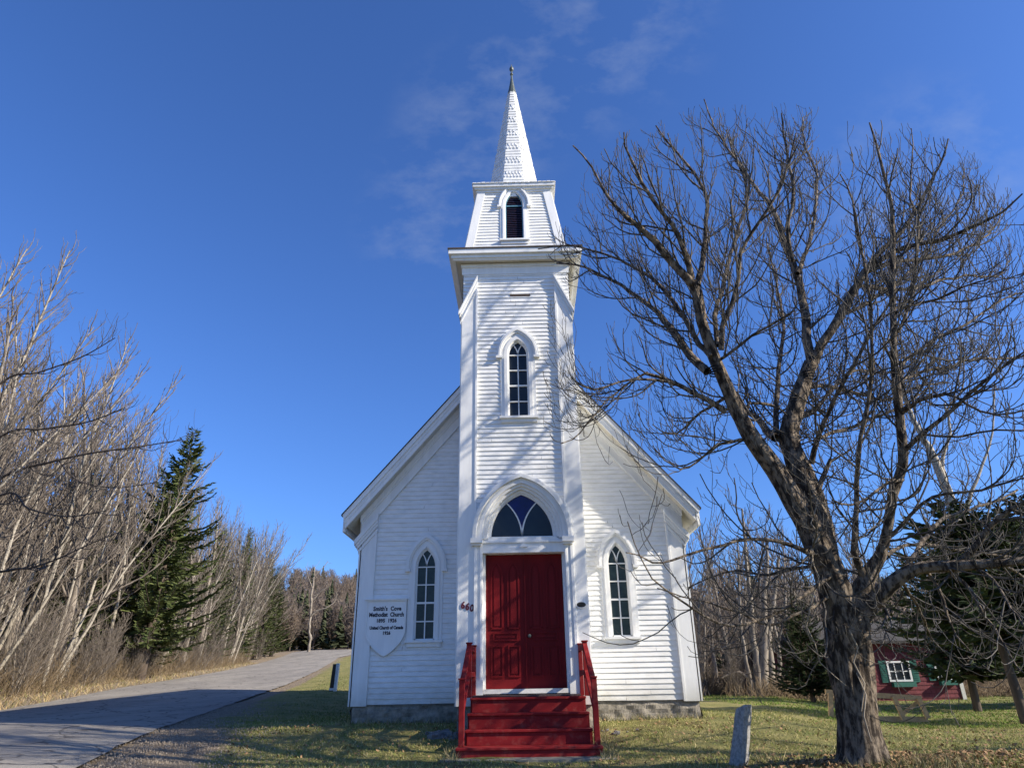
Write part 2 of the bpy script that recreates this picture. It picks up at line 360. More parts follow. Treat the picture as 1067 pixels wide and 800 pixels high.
g2 = ramp(gnoise(22), (.30, (.08, .08, .03)), (.5, (.19, .175, .07)), (.72, (.42, .35, .18)))
mixf = t.nodes.new('ShaderNodeMixRGB'); mixf.inputs['Fac'].default_value = .55; t.links.new(g1, mixf.inputs['Color1']); t.links.new(g2, mixf.inputs['Color2'])
gr = ramp(gnoise(38, 10, .75), (.30, (.10, .075, .048)), (.5, (.23, .18, .125)), (.68, (.42, .35, .26)))
dr = ramp(gnoise(9, 10, .75), (.30, (.13, .085, .04)), (.5, (.30, .21, .11)), (.7, (.46, .36, .20)))
br = ramp(gnoise(14, 10, .75), (.30, (.045, .032, .018)), (.5, (.12, .085, .045)), (.72, (.28, .20, .11)))
edge_n = gnoise(2.6)
c_ = gmix(mask(sep.outputs[2], edge_n), mixf.outputs['Color'], br)
c_ = gmix(mask(sep.outputs[1], edge_n), c_, dr)
c_ = gmix(mask(sep.outputs[0], edge_n), c_, gr)
t.links.new(c_, b.inputs['Base Color'])
bp = t.nodes.new('ShaderNodeBump'); bp.inputs['Distance'].default_value = .05; t.links.new(gnoise(30, 10, .8), bp.inputs['Height']); t.links.new(bp.outputs['Normal'], b.inputs['Normal'])
go = np_mesh('ground', V, Fq, gm, None, True, C4.reshape(-1, 4)); tag(go, kind='structure')

# road ---------------------------------------------------------------------
rm = mat('old_asphalt', (.21, .195, .175), .92, (.34, .315, .275), .7, 1, .012, 60, stretch=(1, .25, 1))
t = rm.node_tree; b = t.nodes['Principled BSDF']; tcn = t.nodes.new('ShaderNodeTexCoord')
base = b.inputs['Base Color'].links[0].from_socket
sp = ramp(gnoise(70, 6, .8), (.35, (.55, .55, .55)), (.65, (1.25, 1.22, 1.18)))
x1 = t.nodes.new('ShaderNodeMixRGB'); x1.blend_type = 'MULTIPLY'; x1.inputs['Fac'].default_value = 1; t.links.new(base, x1.inputs['Color1']); t.links.new(sp, x1.inputs['Color2'])
vo = t.nodes.new('ShaderNodeTexVoronoi'); vo.feature = 'DISTANCE_TO_EDGE'; vo.inputs['Scale'].default_value = .75
nn = t.nodes.new('ShaderNodeTexNoise'); nn.inputs['Scale'].default_value = 1.4; nn.inputs['Detail'].default_value = 6
ad = t.nodes.new('ShaderNodeMixRGB'); ad.blend_type = 'ADD'; ad.inputs['Fac'].default_value = .9
t.links.new(tcn.outputs['Object'], nn.inputs['Vector']); t.links.new(tcn.outputs['Object'], ad.inputs['Color1']); t.links.new(nn.outputs['Color'], ad.inputs['Color2'])
t.links.new(ad.outputs['Color'], vo.inputs['Vector'])
ck = ramp(vo.outputs['Distance'], (.008, (.22, .21, .2)), (.022, (1, 1, 1)))
x2 = t.nodes.new('ShaderNodeMixRGB'); x2.blend_type = 'MULTIPLY'; x2.inputs['Fac'].default_value = .8; t.links.new(x1.outputs['Color'], x2.inputs['Color1']); t.links.new(ck, x2.inputs['Color2'])
t.links.new(x2.outputs['Color'], b.inputs['Base Color'])
yy = np.concatenate([np.arange(-35, 30, .5), np.arange(30, 118, 1.5)]); U_ = np.linspace(0, 1, 17)
nE = np.array([[mnoise.noise(Vector((0, y*1.7, s))) for s in (1, 9)] for y in yy])*.14
XX = (road_l(yy)+nE[:, 0])[:, None]*(1-U_)+(road_r(yy)+nE[:, 1])[:, None]*U_; YY = np.repeat(yy[:, None], 17, 1)
ZZ = terrain(XX, YY)+.02+.05*(1-(2*U_-1)**2)[None, :]
Vr = np.stack([XX, YY, ZZ], -1).reshape(-1, 3); i = (np.arange(len(yy)-1)[:, None]*17+np.arange(16)[None, :]).ravel()
tag(np_mesh('road', Vr, np.stack([i, i+1, i+18, i+17], -1), rm), kind='structure')

# loose gravel spilt along the road edge
g = np.random.default_rng(33); n = 9000; y = g.uniform(-4.5, 9, n); x = road_r(y)+g.normal(.45, .55, n)+.5*g.exponential(1, n)*(y < 1); s_ = g.uniform(.006, .02, n)
z = terrain(x, y)+.012; an = g.uniform(0, 6.28, n); V = np.empty((n, 4, 3))
for k, dd in enumerate((0, 2.1, 4.2)): V[:, k] = np.stack([x+s_*np.cos(an+dd), y+s_*np.sin(an+dd), z-.01], -1)
V[:, 3] = np.stack([x, y, z+s_*.8], -1); idx = np.arange(n)[:, None]*4
Fq = np.concatenate([idx+np.array([0, 1, 3]), idx+np.array([1, 2, 3]), idx+np.array([2, 0, 3])])
M['pebble'] = mat('gravel_pebbles', (.30, .25, .19), .9, (.15, .12, .09), 9, 1)
tag(np_mesh('gravel', V.reshape(-1, 3), Fq, M['pebble'], None, False), 'loose gravel and grit spilt along the broken road edge', 'gravel', kind='stuff')

# ------------------------------------------------------------------ church
TW, TD = 1.156, 2.31            # tower half width, depth
NY, NW, NL = 1.15, 3.26, 11.0   # nave front plane, half width, length
SL, RZ = 1.185, 8.49            # roof slope, ridge height
EX = 3.60                       # eave tip
SB = 0.745                      # bottom of the siding
church = empty('church', (0, 0, .42))
tag(church, 'white clapboard wooden church with square front tower, belfry and octagonal spire', 'church')
ROOT = church
def cbuild(mb, name, m, parent=None, smooth=False, bevel=0):
    o = mb.build(name, m, None, smooth, bevel); o.parent = parent or church
    if parent is None: o.matrix_parent_inverse = Matrix.Translation((0, 0, -.42))
    return o

def hw(z, w_, zs, za):
    """half width of a pointed arch at height z"""
    if z <= zs: return w_
    if z >= za: return 0.0
    h = za-zs; Rr = (w_*w_+h*h)/(2*w_); v = Rr*Rr-(z-zs)**2
    return max(0.0, math.sqrt(max(v, 0))-(Rr-w_))
def arch_pts(cu, w_, z0, zs, za, k=12):
    """left foot -> apex -> right foot; arcs sampled at equal angles"""
    h = za-zs; Rr = (w_*w_+h*h)/(2*w_); amax = math.asin(min(1, h/Rr))
    left = [(cu-(Rr*math.cos(amax*i/k)-(Rr-w_)), zs+Rr*math.sin(amax*i/k)) for i in range(k+1)]
    left[-1] = (cu, za)
    right = [(2*cu-u, z) for u, z in reversed(left[:-1])]
    return [(cu-w_, z0)]+left+right+[(cu+w_, z0)]

def siding(mb, fr, z0, z1, lo, hi, cuts=(), e=.094, n0=.004, n1=.021):
    """overlapping clapboards; lo(z), hi(z) bound each board, cuts are f(z) -> (a, b) or None"""
    z = z0; k = 0
    while z < z1-1e-4:
        zt = min(z+e, z1)
        iv = [(lo(z), lo(zt), hi(z), hi(zt))]
        for c in cuts:
            q = [c(z), c(zt), c((z+zt)/2)]; q = [t_ for t_ in q if t_]
            if not q: continue
            a_, b_ = min(t_[0] for t_ in q), max(t_[1] for t_ in q); new = []
            for l0, l1, h0, h1 in iv:
                if a_ > max(l0, l1): new.append((l0, l1, min(h0, a_), min(h1, a_)))
                if b_ < min(h0, h1): new.append((max(l0, b_), max(l1, b_), h0, h1))
            iv = new
        for l0, l1, h0, h1 in iv:
            if h0-l0 < .02 and h1-l1 < .02: continue
            h0, h1 = max(h0, l0), max(h1, l1)
            # boards of differing length, each seated a hair differently
            cutsu = [0.0]
            Lb = max(h0-l0, .1); u = random.uniform(.6, 3.4)
            while u < Lb-.5: cutsu.append(u/Lb); u += random.uniform(1.6, 3.6)
            cutsu.append(1.0)
            for a_, b_ in zip(cutsu[:-1], cutsu[1:]):
                g = random.uniform(-.002, .002); dz = random.uniform(-.0045, .0045)
                A, B = l0+(h0-l0)*a_+.003, l0+(h0-l0)*b_-.003; A1, B1 = l1+(h1-l1)*a_, l1+(h1-l1)*b_
                mb.face([fr.p(A, z+dz, n1+g), fr.p(B, z+dz, n1+g), fr.p(B1, zt+.004, n0), fr.p(A1, zt+.004, n0)])
                mb.face([fr.p(A, z+dz, -.01), fr.p(B, z+dz, -.01), fr.p(B, z+dz, n1+g), fr.p(A, z+dz, n1+g)])
        z = zt; k += 1

def gothic_window(fr, cu, w_, z0, zs, za, label=None, cw=.075, hood=(.115, .10), bars=4, glass='glass', depth=.05, simple=False, louvre=False, top_glass=None, frame_m='trim'):
    """pointed window with casing, hood mould, sill, tracery and glass; returns the root part (the casing)"""
    c = MB()
    # casing
    inn = arch_pts(cu, w_+.012, z0, zs, za+.02); outr = arch_pts(cu, w_+cw, z0, zs, za+cw*1.45)
    c.band(fr, inn, outr, -.06, .05)
    inn2 = arch_pts(cu, w_-.004, z0, zs, za-.004)
    c.band(fr, inn2, inn, -depth-.03, .022)
    root = cbuild(c, 'window', M['trim'])
    s = MB(); so_ = w_+cw+hood[0]-.03
    s.prism(fr, [(cu-so_, z0-.045), (cu+so_, z0-.045), (cu+so_, z0), (cu-so_, z0)], -.02, .10)
    s.prism(fr, [(cu-so_+.03, z0-.12), (cu+so_-.03, z0-.12), (cu+so_-.03, z0-.045), (cu-so_+.03, z0-.045)], -.02, .055)
    sub(s, 'sill', M['trim'], root)
    # outer jamb casing
    j = MB(); ow = w_+cw+hood[0]*.55
    j.band(fr, arch_pts(cu, w_+cw, z0, zs, za+cw*1.45), arch_pts(cu, ow, z0, zs, za+cw*1.45+hood[0]*.85), -.02, .032)
    sub(j, 'jamb_trim', M['trim'], root)
    h = MB(); zf = zs-.05
    for (a0, a1, n_) in ((.35, .62, .065), (.60, .85, .088), (.82, 1.12, .072)):
        h.band(fr, arch_pts(cu, w_+cw+hood[0]*a0, zf, zs, za+cw*1.45+hood[0]*a0*1.35), arch_pts(cu, w_+cw+hood[0]*a1, zf, zs, za+cw*1.45+hood[0]*a1*1.35), -.01, n_)
    for sgn in (-1, 1):
        ua = cu+sgn*(w_+cw+hood[0]*.33); ub = cu+sgn*(w_+cw+hood[0]*1.25)
        h.fbox(fr, min(ua, ub), max(ua, ub), zf-.045, zf+.002, -.01, .095)
    sub(h, 'hood_mould', M['trim'], root)
    if not louvre:
        g = MB(); pts = [(u, z) for u, z in arch_pts(cu, w_, z0, zs, za)]
        g.prism(fr, [(cu+w_, z0)]+list(reversed(pts[1:-1]))+[(cu-w_, z0)], -depth-.02, -depth)
        sub(g, 'glass', M[glass], root)
    else:
        g = MB(); z = z0
        while z < za-.05:
            q = hw(z+.03, w_, zs, za)
            if q > .03: g.hexa([fr.p(cu-q, z, -.01), fr.p(cu+q, z, -.01), fr.p(cu+q, z+.05, -.06), fr.p(cu-q, z+.05, -.06), fr.p(cu-q, z+.012, -.01), fr.p(cu+q, z+.012, -.01), fr.p(cu+q, z+.062, -.06), fr.p(cu-q, z+.062, -.06)])
            z += .058
        sub(g, 'louvre', M['louver'], root)
        g = MB(); pts = arch_pts(cu, w_, z0, zs, za); g.prism(fr, list(reversed(pts)), -.09, -.075); sub(g, 'backing', M['glass'], root)
        g = MB(); g.fbox(fr, cu-w_, cu+w_, zs-.02, zs+.015, -.02, .004)
        g.band(fr, arch_pts(cu, w_-.022, z0, zs, za-.03), arch_pts(cu, w_, z0, zs, za), -.02, .006); sub(g, 'louvre_frame', M['teal'], root)
        return root
    b_ = MB(); t_ = .011; n1, n2 = -depth+.001, -depth+.028
    b_.fbox(fr, cu-t_, cu+t_, z0, zs, n1, n2)
    for i in range(1, bars+1):
        z = z0+(zs-z0)*i/bars; th = t_*(1.6 if i == 2 else 1)
        b_.fbox(fr, cu-w_, cu+w_, z-th, z+th, n1-.0, n2+.002)
    b_.band(fr, arch_pts(cu, w_-.028, z0, zs, za-.035), arch_pts(cu, w_, z0, zs, za), n1, n2+.006)
    b_.fbox(fr, cu-w_, cu+w_, z0, z0+.03, n1, n2+.006)
    h_ = za-zs; Rr = (w_*w_+h_*h_)/(2*w_)
    for sgn in (-1, 1):
        L_in, L_out = [], []
        for i in range(13):
            zz = zs+h_*.72*i/12
            x = -(w_-hw(zz, w_, zs, za))         # the outer arc moved to the middle mullion
            if abs(x) > hw(zz, w_, zs, za): break
            L_in.append((cu+sgn*(x-t_), zz)); L_out.append((cu+sgn*(x+t_), zz))
        b_.band(fr, L_in, L_out, n1, n2)
    sub(b_, 'glazing_bars', M['trim'], root)
    return root
def sub(mb, name, m, parent, bevel=0):
    o = mb.build(name, m, None, False, bevel); o.parent = parent
    return o

def arch_cut(cu, w_, z0, zs, za):
    def f(z):
        if z < z0 or z > za: return None
        q = hw(z, w_, zs, za)
        return (cu-q, cu+q) if q > 0 else None
    return f
front_t = Fr((0, 0, 0)); front_n = Fr((0, NY, 0))

# foundation
fb = MB()
nseg = 34
def rough_wall(mb, p0, p1, zb, zt, nrm, seg, rows=4, amp=.05):
    p0, p1, nrm = Vector(p0), Vector(p1), Vector(nrm); grid = []
    for r in range(rows+1):
        row = []
        for i in range(seg+1):
            p = p0.lerp(p1, i/seg); z = zb+(zt-zb)*r/rows
            k = mnoise.noise(Vector((p.x*5+p.y*5, z*7, 3)))*amp*(0 if r == rows else 1)+(.015 if r < rows else 0)
            q = p+nrm*(k+.02*(1-r/rows)); row.append((q.x, q.y, z))
        grid.append(row)
    for r in range(rows):
        for i in range(seg): mb.face([grid[r][i], grid[r][i+1], grid[r+1][i+1], grid[r+1][i]])
rough_wall(fb, (-NW+.05, NY+.02, 0), (-TW, NY+.02, 0), .2, SB-.02, (0, -1, 0), 46, 8)
rough_wall(fb, (TW, NY+.02, 0), (NW-.03, NY+.02, 0), .2, SB-.02, (0, -1, 0), 46, 8)
rough_wall(fb, (NW-.03, NY+.02, 0), (NW-.03, NY+NL, 0), .0, SB-.02, (1, 0, 0), 120, 6)
rough_wall(fb, (-NW+.05, NY+NL, 0), (-NW+.05, NY+.02, 0), .2, SB-.02, (-1, 0, 0), 120, 6)
rough_wall(fb, (-TW, .05, 0), (TW, .05, 0), .0, SB-.02, (0, -1, 0), 40, 6)
rough_wall(fb, (TW-.03, .05, 0), (TW-.03, NY+.02, 0), .0, SB-.02, (1, 0, 0), 20, 6)
rough_wall(fb, (-TW+.03, NY+.02, 0), (-TW+.03, .05, 0), .0, SB-.02, (-1, 0, 0), 20, 6)
fb.box(-NW+.03, NW-.02, NY, NY+NL, SB-.03, SB-.012); fb.box(-TW+.01, TW-.01, .01, NY, SB-.03, SB-.012)
cbuild(fb, 'foundation', M['stone'])

# nave walls
LW = (-1.915, .20, 1.85, 3.23, 3.60); RW_ = (1.905, .195, 1.85, 3.23, 3.62)
nv = MB()
rk = lambda z: min(NW-.01, max(0, (RZ-z-.55)/SL))
siding(nv, front_n, SB, RZ-.6, lambda z: -rk(z), lambda z: rk(z), cuts=[lambda z: (-TW+.03, TW-.03), arch_cut(LW[0], *LW[1:]), arch_cut(RW_[0], *RW_[1:])])
left_fr = Fr((-NW, NY, 0), (0, 1, 0), (0, 0, 1), (-1, 0, 0)); right_fr = Fr((NW, NY, 0), (0, 1, 0), (0, 0, 1), (1, 0, 0))
eave_z = RZ-SL*NW
side_w = [(2.6, .21, 1.85, 3.0, 3.4), (5.5, .21, 1.85, 3.0, 3.4), (8.4, .21, 1.85, 3.0, 3.4)]
for fr in (left_fr, right_fr):
    siding(nv, fr, SB, eave_z-.3, lambda z: .0, lambda z: NL, cuts=[arch_cut(*s_) for s_ in side_w])
cbuild(nv, 'nave_siding', M['paint'])
iw = MB()   # sheathing behind the boards
iw.prism(front_n, [(-NW+.02, SB), (-2.35, SB), (-2.35, RZ-SL*2.35-.5), (-NW+.02, eave_z-.4)], -.20, -.012)
cbuild(iw, 'inner_wall', M['paint']); iw = MB()
iw.prism(Fr((0, NY+NL, 0), (1, 0, 0), (0, 0, 1), (0, 1, 0)), [(-NW, SB), (-NW, eave_z-.1), (0, RZ-.2), (NW, eave_z-.1), (NW, SB)], -.05, .0)
cbuild(iw, 'rear_wall', M['paint'])
# nave roof, boxed eaves, rake boards
def rake_pt(x, off): return (x, RZ-SL*abs(x)+off)
for s_ in (-1, 1):
    nf = MB()
    def P(x, off): q = rake_pt(x, off); return (s_*q[0], q[1])
    def poly(pts): return pts if s_ == -1 else list(reversed(pts))
    xi = TW-.06
    # fascia crown, fascia board (front of the overhang, y = .80)
    fy = Fr((0, NY-.35, 0))
    nf.prism(fy, poly([P(xi, 0), P(EX, 0), P(EX-.03, -.13), P(xi, -.13)]), -.06, .035)
    nf.prism(fy, poly([P(xi, -.13), P(EX-.03, -.13), P(EX-.07, -.34), P(xi, -.34)]), -.045, 0)
    nf.prism(fy, poly([P(xi, -.20), P(EX-.05, -.20), P(EX-.06, -.23), P(xi, -.23)]), 0, .012)
    cbuild(nf, 'rake_fascia', M['trim'])
for s_ in (-1, 1):
    ns = MB()
    def P(x, off): q = rake_pt(x, off); return (s_*q[0], q[1])
    def poly(pts): return pts if s_ == -1 else list(reversed(pts))
    ns.prism(Fr((0, NY-.31, 0)), poly([P(TW-.04, -.28), P(EX-.08, -.28), P(EX-.09, -.33), P(TW-.04, -.33)]), -.33, 0)
    ns.prism(Fr((0, NY+.02, 0)), poly([P(NW-.05, -.28), P(EX-.08, -.28), P(EX-.09, -.33), P(NW-.05, -.33)]), -NL, 0)
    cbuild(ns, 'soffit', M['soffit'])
for s_ in (-1, 1):
    nz_ = MB()
    def P(x, off): q = rake_pt(x, off); return (s_*q[0], q[1])
    def poly(pts): return pts if s_ == -1 else list(reversed(pts))
    x2 = NW+.015
    nz_.prism(front_n, poly([P(TW, -.33), P(x2, -.33), P(x2, -.72), P(TW, -.72)]), -.02, .05)
    nz_.prism(front_n, poly([P(TW, -.33), P(x2+.02, -.33), P(x2+.02, -.45), P(TW, -.45)]), .05, .10)
    nz_.prism(front_n, poly([P(TW, -.45), P(x2+.01, -.45), P(x2+.01, -.50), P(TW, -.50)]), .05, .075)
    nz_.prism(front_n, poly([P(TW, -.68), P(x2-.2, -.68), P(x2-.2, -.745), P(TW, -.745)]), .05, .068)
    cbuild(nz_, 'rake_frieze', M['trim'])
for s_ in (-1, 1):
    nr = MB()
    def P(x, off): q = rake_pt(x, off); return (s_*q[0], q[1])
    def poly(pts): return pts if s_ == -1 else list(reversed(pts))
    nr.prism(Fr((0, NY-.40, 0)), poly([P(0, .035), P(EX+.02, .035), P(EX+.02, .003), P(0, .003)]), -NL-.6, 0)
    cbuild(nr, 'roof', M['roof'])
for s_ in (-1, 1):
    ne = MB()
    xo, xi_ = s_*(EX-.003), s_*(EX-.05)
    ne.box(min(xo, xi_), max(xo, xi_), NY-.28, NY+NL+.2, RZ-SL*EX-.32, RZ-SL*EX-.012)
    xo, xi_ = s_*(NW-.02), s_*(NW+.06)
    ne.box(min(xo, xi_), max(xo, xi_), NY+.06, NY+NL, eave_z-.68, eave_z-.34)
    cbuild(ne, 'eave_fascia', M['trim'])
# nave corner pilasters with a raking cap
for s_ in (-1, 1):
    def P(x, off): q = rake_pt(x, off); return (s_*q[0], q[1])
    def poly(pts): return pts if s_ == -1 else list(reversed(pts))
    pm = MB(); xa, xb = 2.955, NW
    pm.prism(front_n, poly([(s_*xa, SB-.03), P(xa, -.80), P(xb, -.80), (s_*xb, SB-.03)][::-1]), -.02, .045)
    pm.fbox(right_fr if s_ > 0 else left_fr, -.045, .30, SB-.03, RZ-SL*xb-.80, -.02, .03)
    root = cbuild(pm, 'corner_pilaster', M['trim'])
    rb = MB(); rb.fbox(front_n, min(s_*(xa-.012), s_*(xa+.03)), max(s_*(xa-.012), s_*(xa+.03)), SB-.028, RZ-SL*xa-1.0, -.01, .058)
    sub(rb, 'edge_strip', M['trim'], root)
    cp = MB()
    for o0, o1, n_, ex in ((-.71, -.82, .13, .13), (-.82, -.89, .105, .10), (-.89, -.96, .085, .075), (-1.0, -1.06, .065, .05)):
        cp.prism(front_n, poly([P(xa-.02, o0), P(xb+ex, o0), P(xb+ex-.01, o1), P(xa-.02, o1)]), -.02 if ex > .06 else 0, n_)
        cp.fbox(right_fr if s_ > 0 else left_fr, -.02, .30, RZ-SL*(xb+ex)+o1, RZ-SL*(xb+ex)+o0, -.01, ex)
    sub(cp, 'pilaster_cap', M['trim'], root)
gothic_window(front_n, *LW, glass='glass_green'); gothic_window(front_n, *RW_, glass='glass_green')
for fr in (left_fr, right_fr):
    for s_ in side_w: gothic_window(fr, *s_, glass='glass_green')

# tower ----------------------------------------------------------------------
DC = .04                                # door centre
TWN = (.01, .21, 5.96, 7.36, 7.69)
TCZ = 9.60                              # underside of the tower cornice
tw = MB()
door_cut = lambda z: (DC-.78, DC+.78) if z < 3.3 else None
fan_cut = arch_cut(DC-.02, .64, 3.3, 3.56, 4.45)
siding(tw, front_t, SB, TCZ, lambda z: -TW+.002, lambda z: TW-.002, cuts=[door_cut, fan_cut, arch_cut(*TWN)])
tl = Fr((-TW, 0, 0), (0, 1, 0), (0, 0, 1), (-1, 0, 0)); tr = Fr((TW, 0, 0), (0, 1, 0), (0, 0, 1), (1, 0, 0))
for fr in (tl, tr): siding(tw, fr, SB, TCZ, lambda z: .002, lambda z: TD)
siding(tw, Fr((0, TD, 0), (-1, 0, 0), (0, 0, 1), (0, 1, 0)), 6.5, TCZ, lambda z: -TW, lambda z: TW)
cbuild(tw, 'tower_siding', M['paint'])
core = MB(); core.box(-TW+.02, TW-.02, .30, TD-.02, SB, 9.9); core.box(-NW+.1, NW-.1, NY+.28, NY+NL-.1, SB, 4.0)
cbuild(core, 'inner_wall', M['glass'])
# corner pilasters of the tower, tops cut on the slant
for s_ in (-1, 1):
    pm = MB(); xa = .845; zo, zi = 8.56, 9.27
    pts = [(-TW-.012, SB-.03), (-xa, SB-.03), (-xa, zi), (-TW-.012, zo)]
    if s_ > 0: pts = [(-u, z) for u, z in reversed(pts)]
    pm.prism(front_t, pts, -.02, .045)
    fr = tr if s_ > 0 else tl
    pm.fbox(fr, -.03, .28, SB-.03, zo, -.015, .035)
    root = cbuild(pm, 'tower_pilaster', M['trim'])
    rb = MB(); rb.fbox(front_t, *sorted((s_*(xa-.012), s_*(xa+.028))), SB-.028, zi-.35, -.01, .062)
    sub(rb, 'edge_strip', M['trim'], root)
    cp = MB(); sl_ = (zi-zo)/(TW-xa)
    for o0, o1, n_, ex in ((.02, -.05, .10, .085), (-.05, -.16, .075, .06), (-.30, -.35, .06, .045)):
        q = [(-xa+.01, zi+o0), (-TW-ex, zi+o0-sl_*(TW+ex-xa)), (-TW-ex, zi+o1-sl_*(TW+ex-xa)), (-xa+.01, zi+o1)]
        if s_ > 0: q = [(-u, z) for u, z in reversed(q)]
        cp.prism(front_t, q, -.02, n_)
        zt = zi+o0-sl_*(TW+ex-xa); cp.fbox(fr, -.02, .28, zt-.06, zt, -.01, ex)
    sub(cp, 'pilaster_cap', M['trim'], root)
gothic_window(front_t, *TWN, cw=.075, hood=(.135, .10))
# cornice of the tower
def ring(mb, x, y0, y1, z0, z1, th):
    mb.box(-x, x, y0, y0+th, z0, z1); mb.box(-x, x, y1-th, y1, z0, z1)
    mb.box(-x, -x+th, y0+th, y1-th, z0, z1); mb.box(x-th, x, y0+th, y1-th, z0, z1)
tcn_ = MB(); OV = .33
ring(tcn_, TW+OV-.02, -OV+.02, TD+OV-.02, 9.72, 9.832, .08)
ring(tcn_, TW+OV-.075, -OV+.075, TD+OV-.075, 9.64, 9.725, .06)
ring(tcn_, TW+OV-.11, -OV+.11, TD+OV-.11, 9.60, 9.645, .05)
root = cbuild(tcn_, 'tower_cornice', M['trim'])
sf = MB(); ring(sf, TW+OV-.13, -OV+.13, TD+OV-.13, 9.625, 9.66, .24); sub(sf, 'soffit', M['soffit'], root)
fz = MB()
for z0_, z1_, n_ in ((9.34, 9.605, .03), (9.52, 9.605, .055)):
    fz.box(-TW-n_, TW+n_, -n_, .0, z0_, z1_); fz.box(-TW-n_, -TW, 0, TD, z0_, z1_); fz.box(TW, TW+n_, 0, TD, z0_, z1_)
sub(fz, 'frieze', M['trim'], root)
rfm = MB(); q = TW+OV; yc = TD/2
rfm.box(-q, q, yc-q, yc+q, 9.835, 9.862)
rfm.hexa([(-q, yc-q, 9.863), (q, yc-q, 9.863), (q, yc+q, 9.863), (-q, yc+q, 9.863), (-1.12, yc-1.12, 10.08), (1.12, yc-1.12, 10.08), (1.12, yc+1.12, 10.08), (-1.12, yc+1.12, 10.08)])
sub(rfm, 'skirt_roof', M['edge_metal'], root)
# attic slot
sm = MB(); sm.fbox(front_t, -.13, .31, 8.765, 8.82, .0, .026); cbuild(sm, 'vent_slot', M['edge_metal'])
# belfry: four sides leaning inwards -----------------------------------------
B0, B1, BZ0, BZ1 = 1.115, .845, 10.08, 11.95; tilt = math.atan2(B0-B1, BZ1-BZ0); BH = (BZ1-BZ0)/math.cos(tilt)
def bfr(k):
    an = k*math.pi/2; n = Vector((math.sin(an), -math.cos(an), 0)); u = Vector((math.cos(an), math.sin(an), 0))
    O = Vector((0, yc, BZ0))+n*B0; W = Vector((0, 0, 1))*math.cos(tilt)-n*math.sin(tilt); N = n*math.cos(tilt)+Vector((0, 0, 1))*math.sin(tilt)
    return Fr(O, u, W, N)
bs = MB(); bwin = (-.005, .205, .20, 1.33, 1.80)
for k in range(4):
    fr = bfr(k); half = lambda z: B0+(B1-B0)*z/BH
    siding(bs, fr, .02, BH, lambda z: -half(z), lambda z: half(z), cuts=[arch_cut(*bwin)])
cbuild(bs, 'belfry_siding', M['paint'])
core = MB(); core.hexa([(-B0+.15, yc-B0+.15, BZ0), (B0-.15, yc-B0+.15, BZ0), (B0-.15, yc+B0-.15, BZ0), (-B0+.15, yc+B0-.15, BZ0), (-B1+.15, yc-B1+.15, BZ1), (B1-.15, yc-B1+.15, BZ1), (B1-.15, yc+B1-.15, BZ1), (-B1+.15, yc+B1-.15, BZ1)])
cbuild(core, 'belfry_inner_wall', M['glass'])
for k in range(4):
    fr = bfr(k); gothic_window(fr, *bwin, cw=.065, hood=(.10, .09), louvre=True)
    bt = MB()
    for s_ in (-1, 1):
        pts = [(s_*B0+s_*.012, 0), (s_*B1+s_*.012, BH), (s_*(B1-.17), BH), (s_*(B0-.17), 0)]
        if s_ < 0: pts = pts[::-1]
        bt.prism(fr, pts, -.012, .036)
    bt.prism(fr, [(-B0+.17, 0), (B0-.17, 0), (B0-.18, .07), (-B0+.18, .07)], 0, .03)
    cbuild(bt, 'belfry_corner_board', M['trim'])
bc = MB(); q = B1
for x_, z0_, z1_ in ((q+.135, 11.955, 12.035), (q+.10, 11.90, 11.957), (q+.06, 11.84, 11.902), (q+.03, 11.72, 11.842)):
    bc.box(-x_, x_, yc-x_, yc+x_, z0_, z1_)
cbuild(bc, 'belfry_cornice', M['trim'])
# flared skirt and spire -------------------------------------------------------
sk = MB()
prof = [(.985, 12.036), (.985, 12.052), (.82, 12.11), (.70, 12.22), (.645, 12.36)]
def oct_pts(a_, z, sq=0.0):
    """octagon of apothem a_, squared off by sq (1 = square)"""
    pts = []
    for k in range(8):
        an = R(22.5+45*k-90); rr = a_/math.cos(R(22.5)); x, y = rr*math.cos(an), rr*math.sin(an)
        if sq:
            sx, sy = math.copysign(a_, x), math.copysign(a_, y); x, y = x*(1-sq)+sx*sq, y*(1-sq)+sy*sq
        pts.append((x, yc+y, z))
    return pts
sqs = [1.0, 1.0, .75, .35, 0]
rings = [oct_pts(a_, z, s_) for (a_, z), s_ in zip(prof, sqs)]
for r0, r1 in zip(rings[:-1], rings[1:]):
    for k in range(8): sk.face([r0[k], r0[(k+1) % 8], r1[(k+1) % 8], r1[k]])
for k in range(-9, 10):       # scalloped shingle butts along the skirt edge
    for s_ in (-1, 1):
        x = k*.104; sk.box(x-.045, x+.045, *sorted((yc+s_*.985, yc+s_*(1.0+random.uniform(0, .008)))), 12.038, 12.058+random.uniform(0, .012))
        sk.box(*sorted((s_*.985, s_*1.0)), yc+x-.045, yc+x+.045, 12.038, 12.058+random.uniform(0, .012))
cbuild(sk, 'spire_skirt', M['shingle_white'])
sp_ = MB(); zS, zE, aS, aE = 12.34, 16.0, .625, .095
def ap(z): return aS+(aE-aS)*(z-zS)/(zE-zS)
z = zS; i = 0; ch = .105
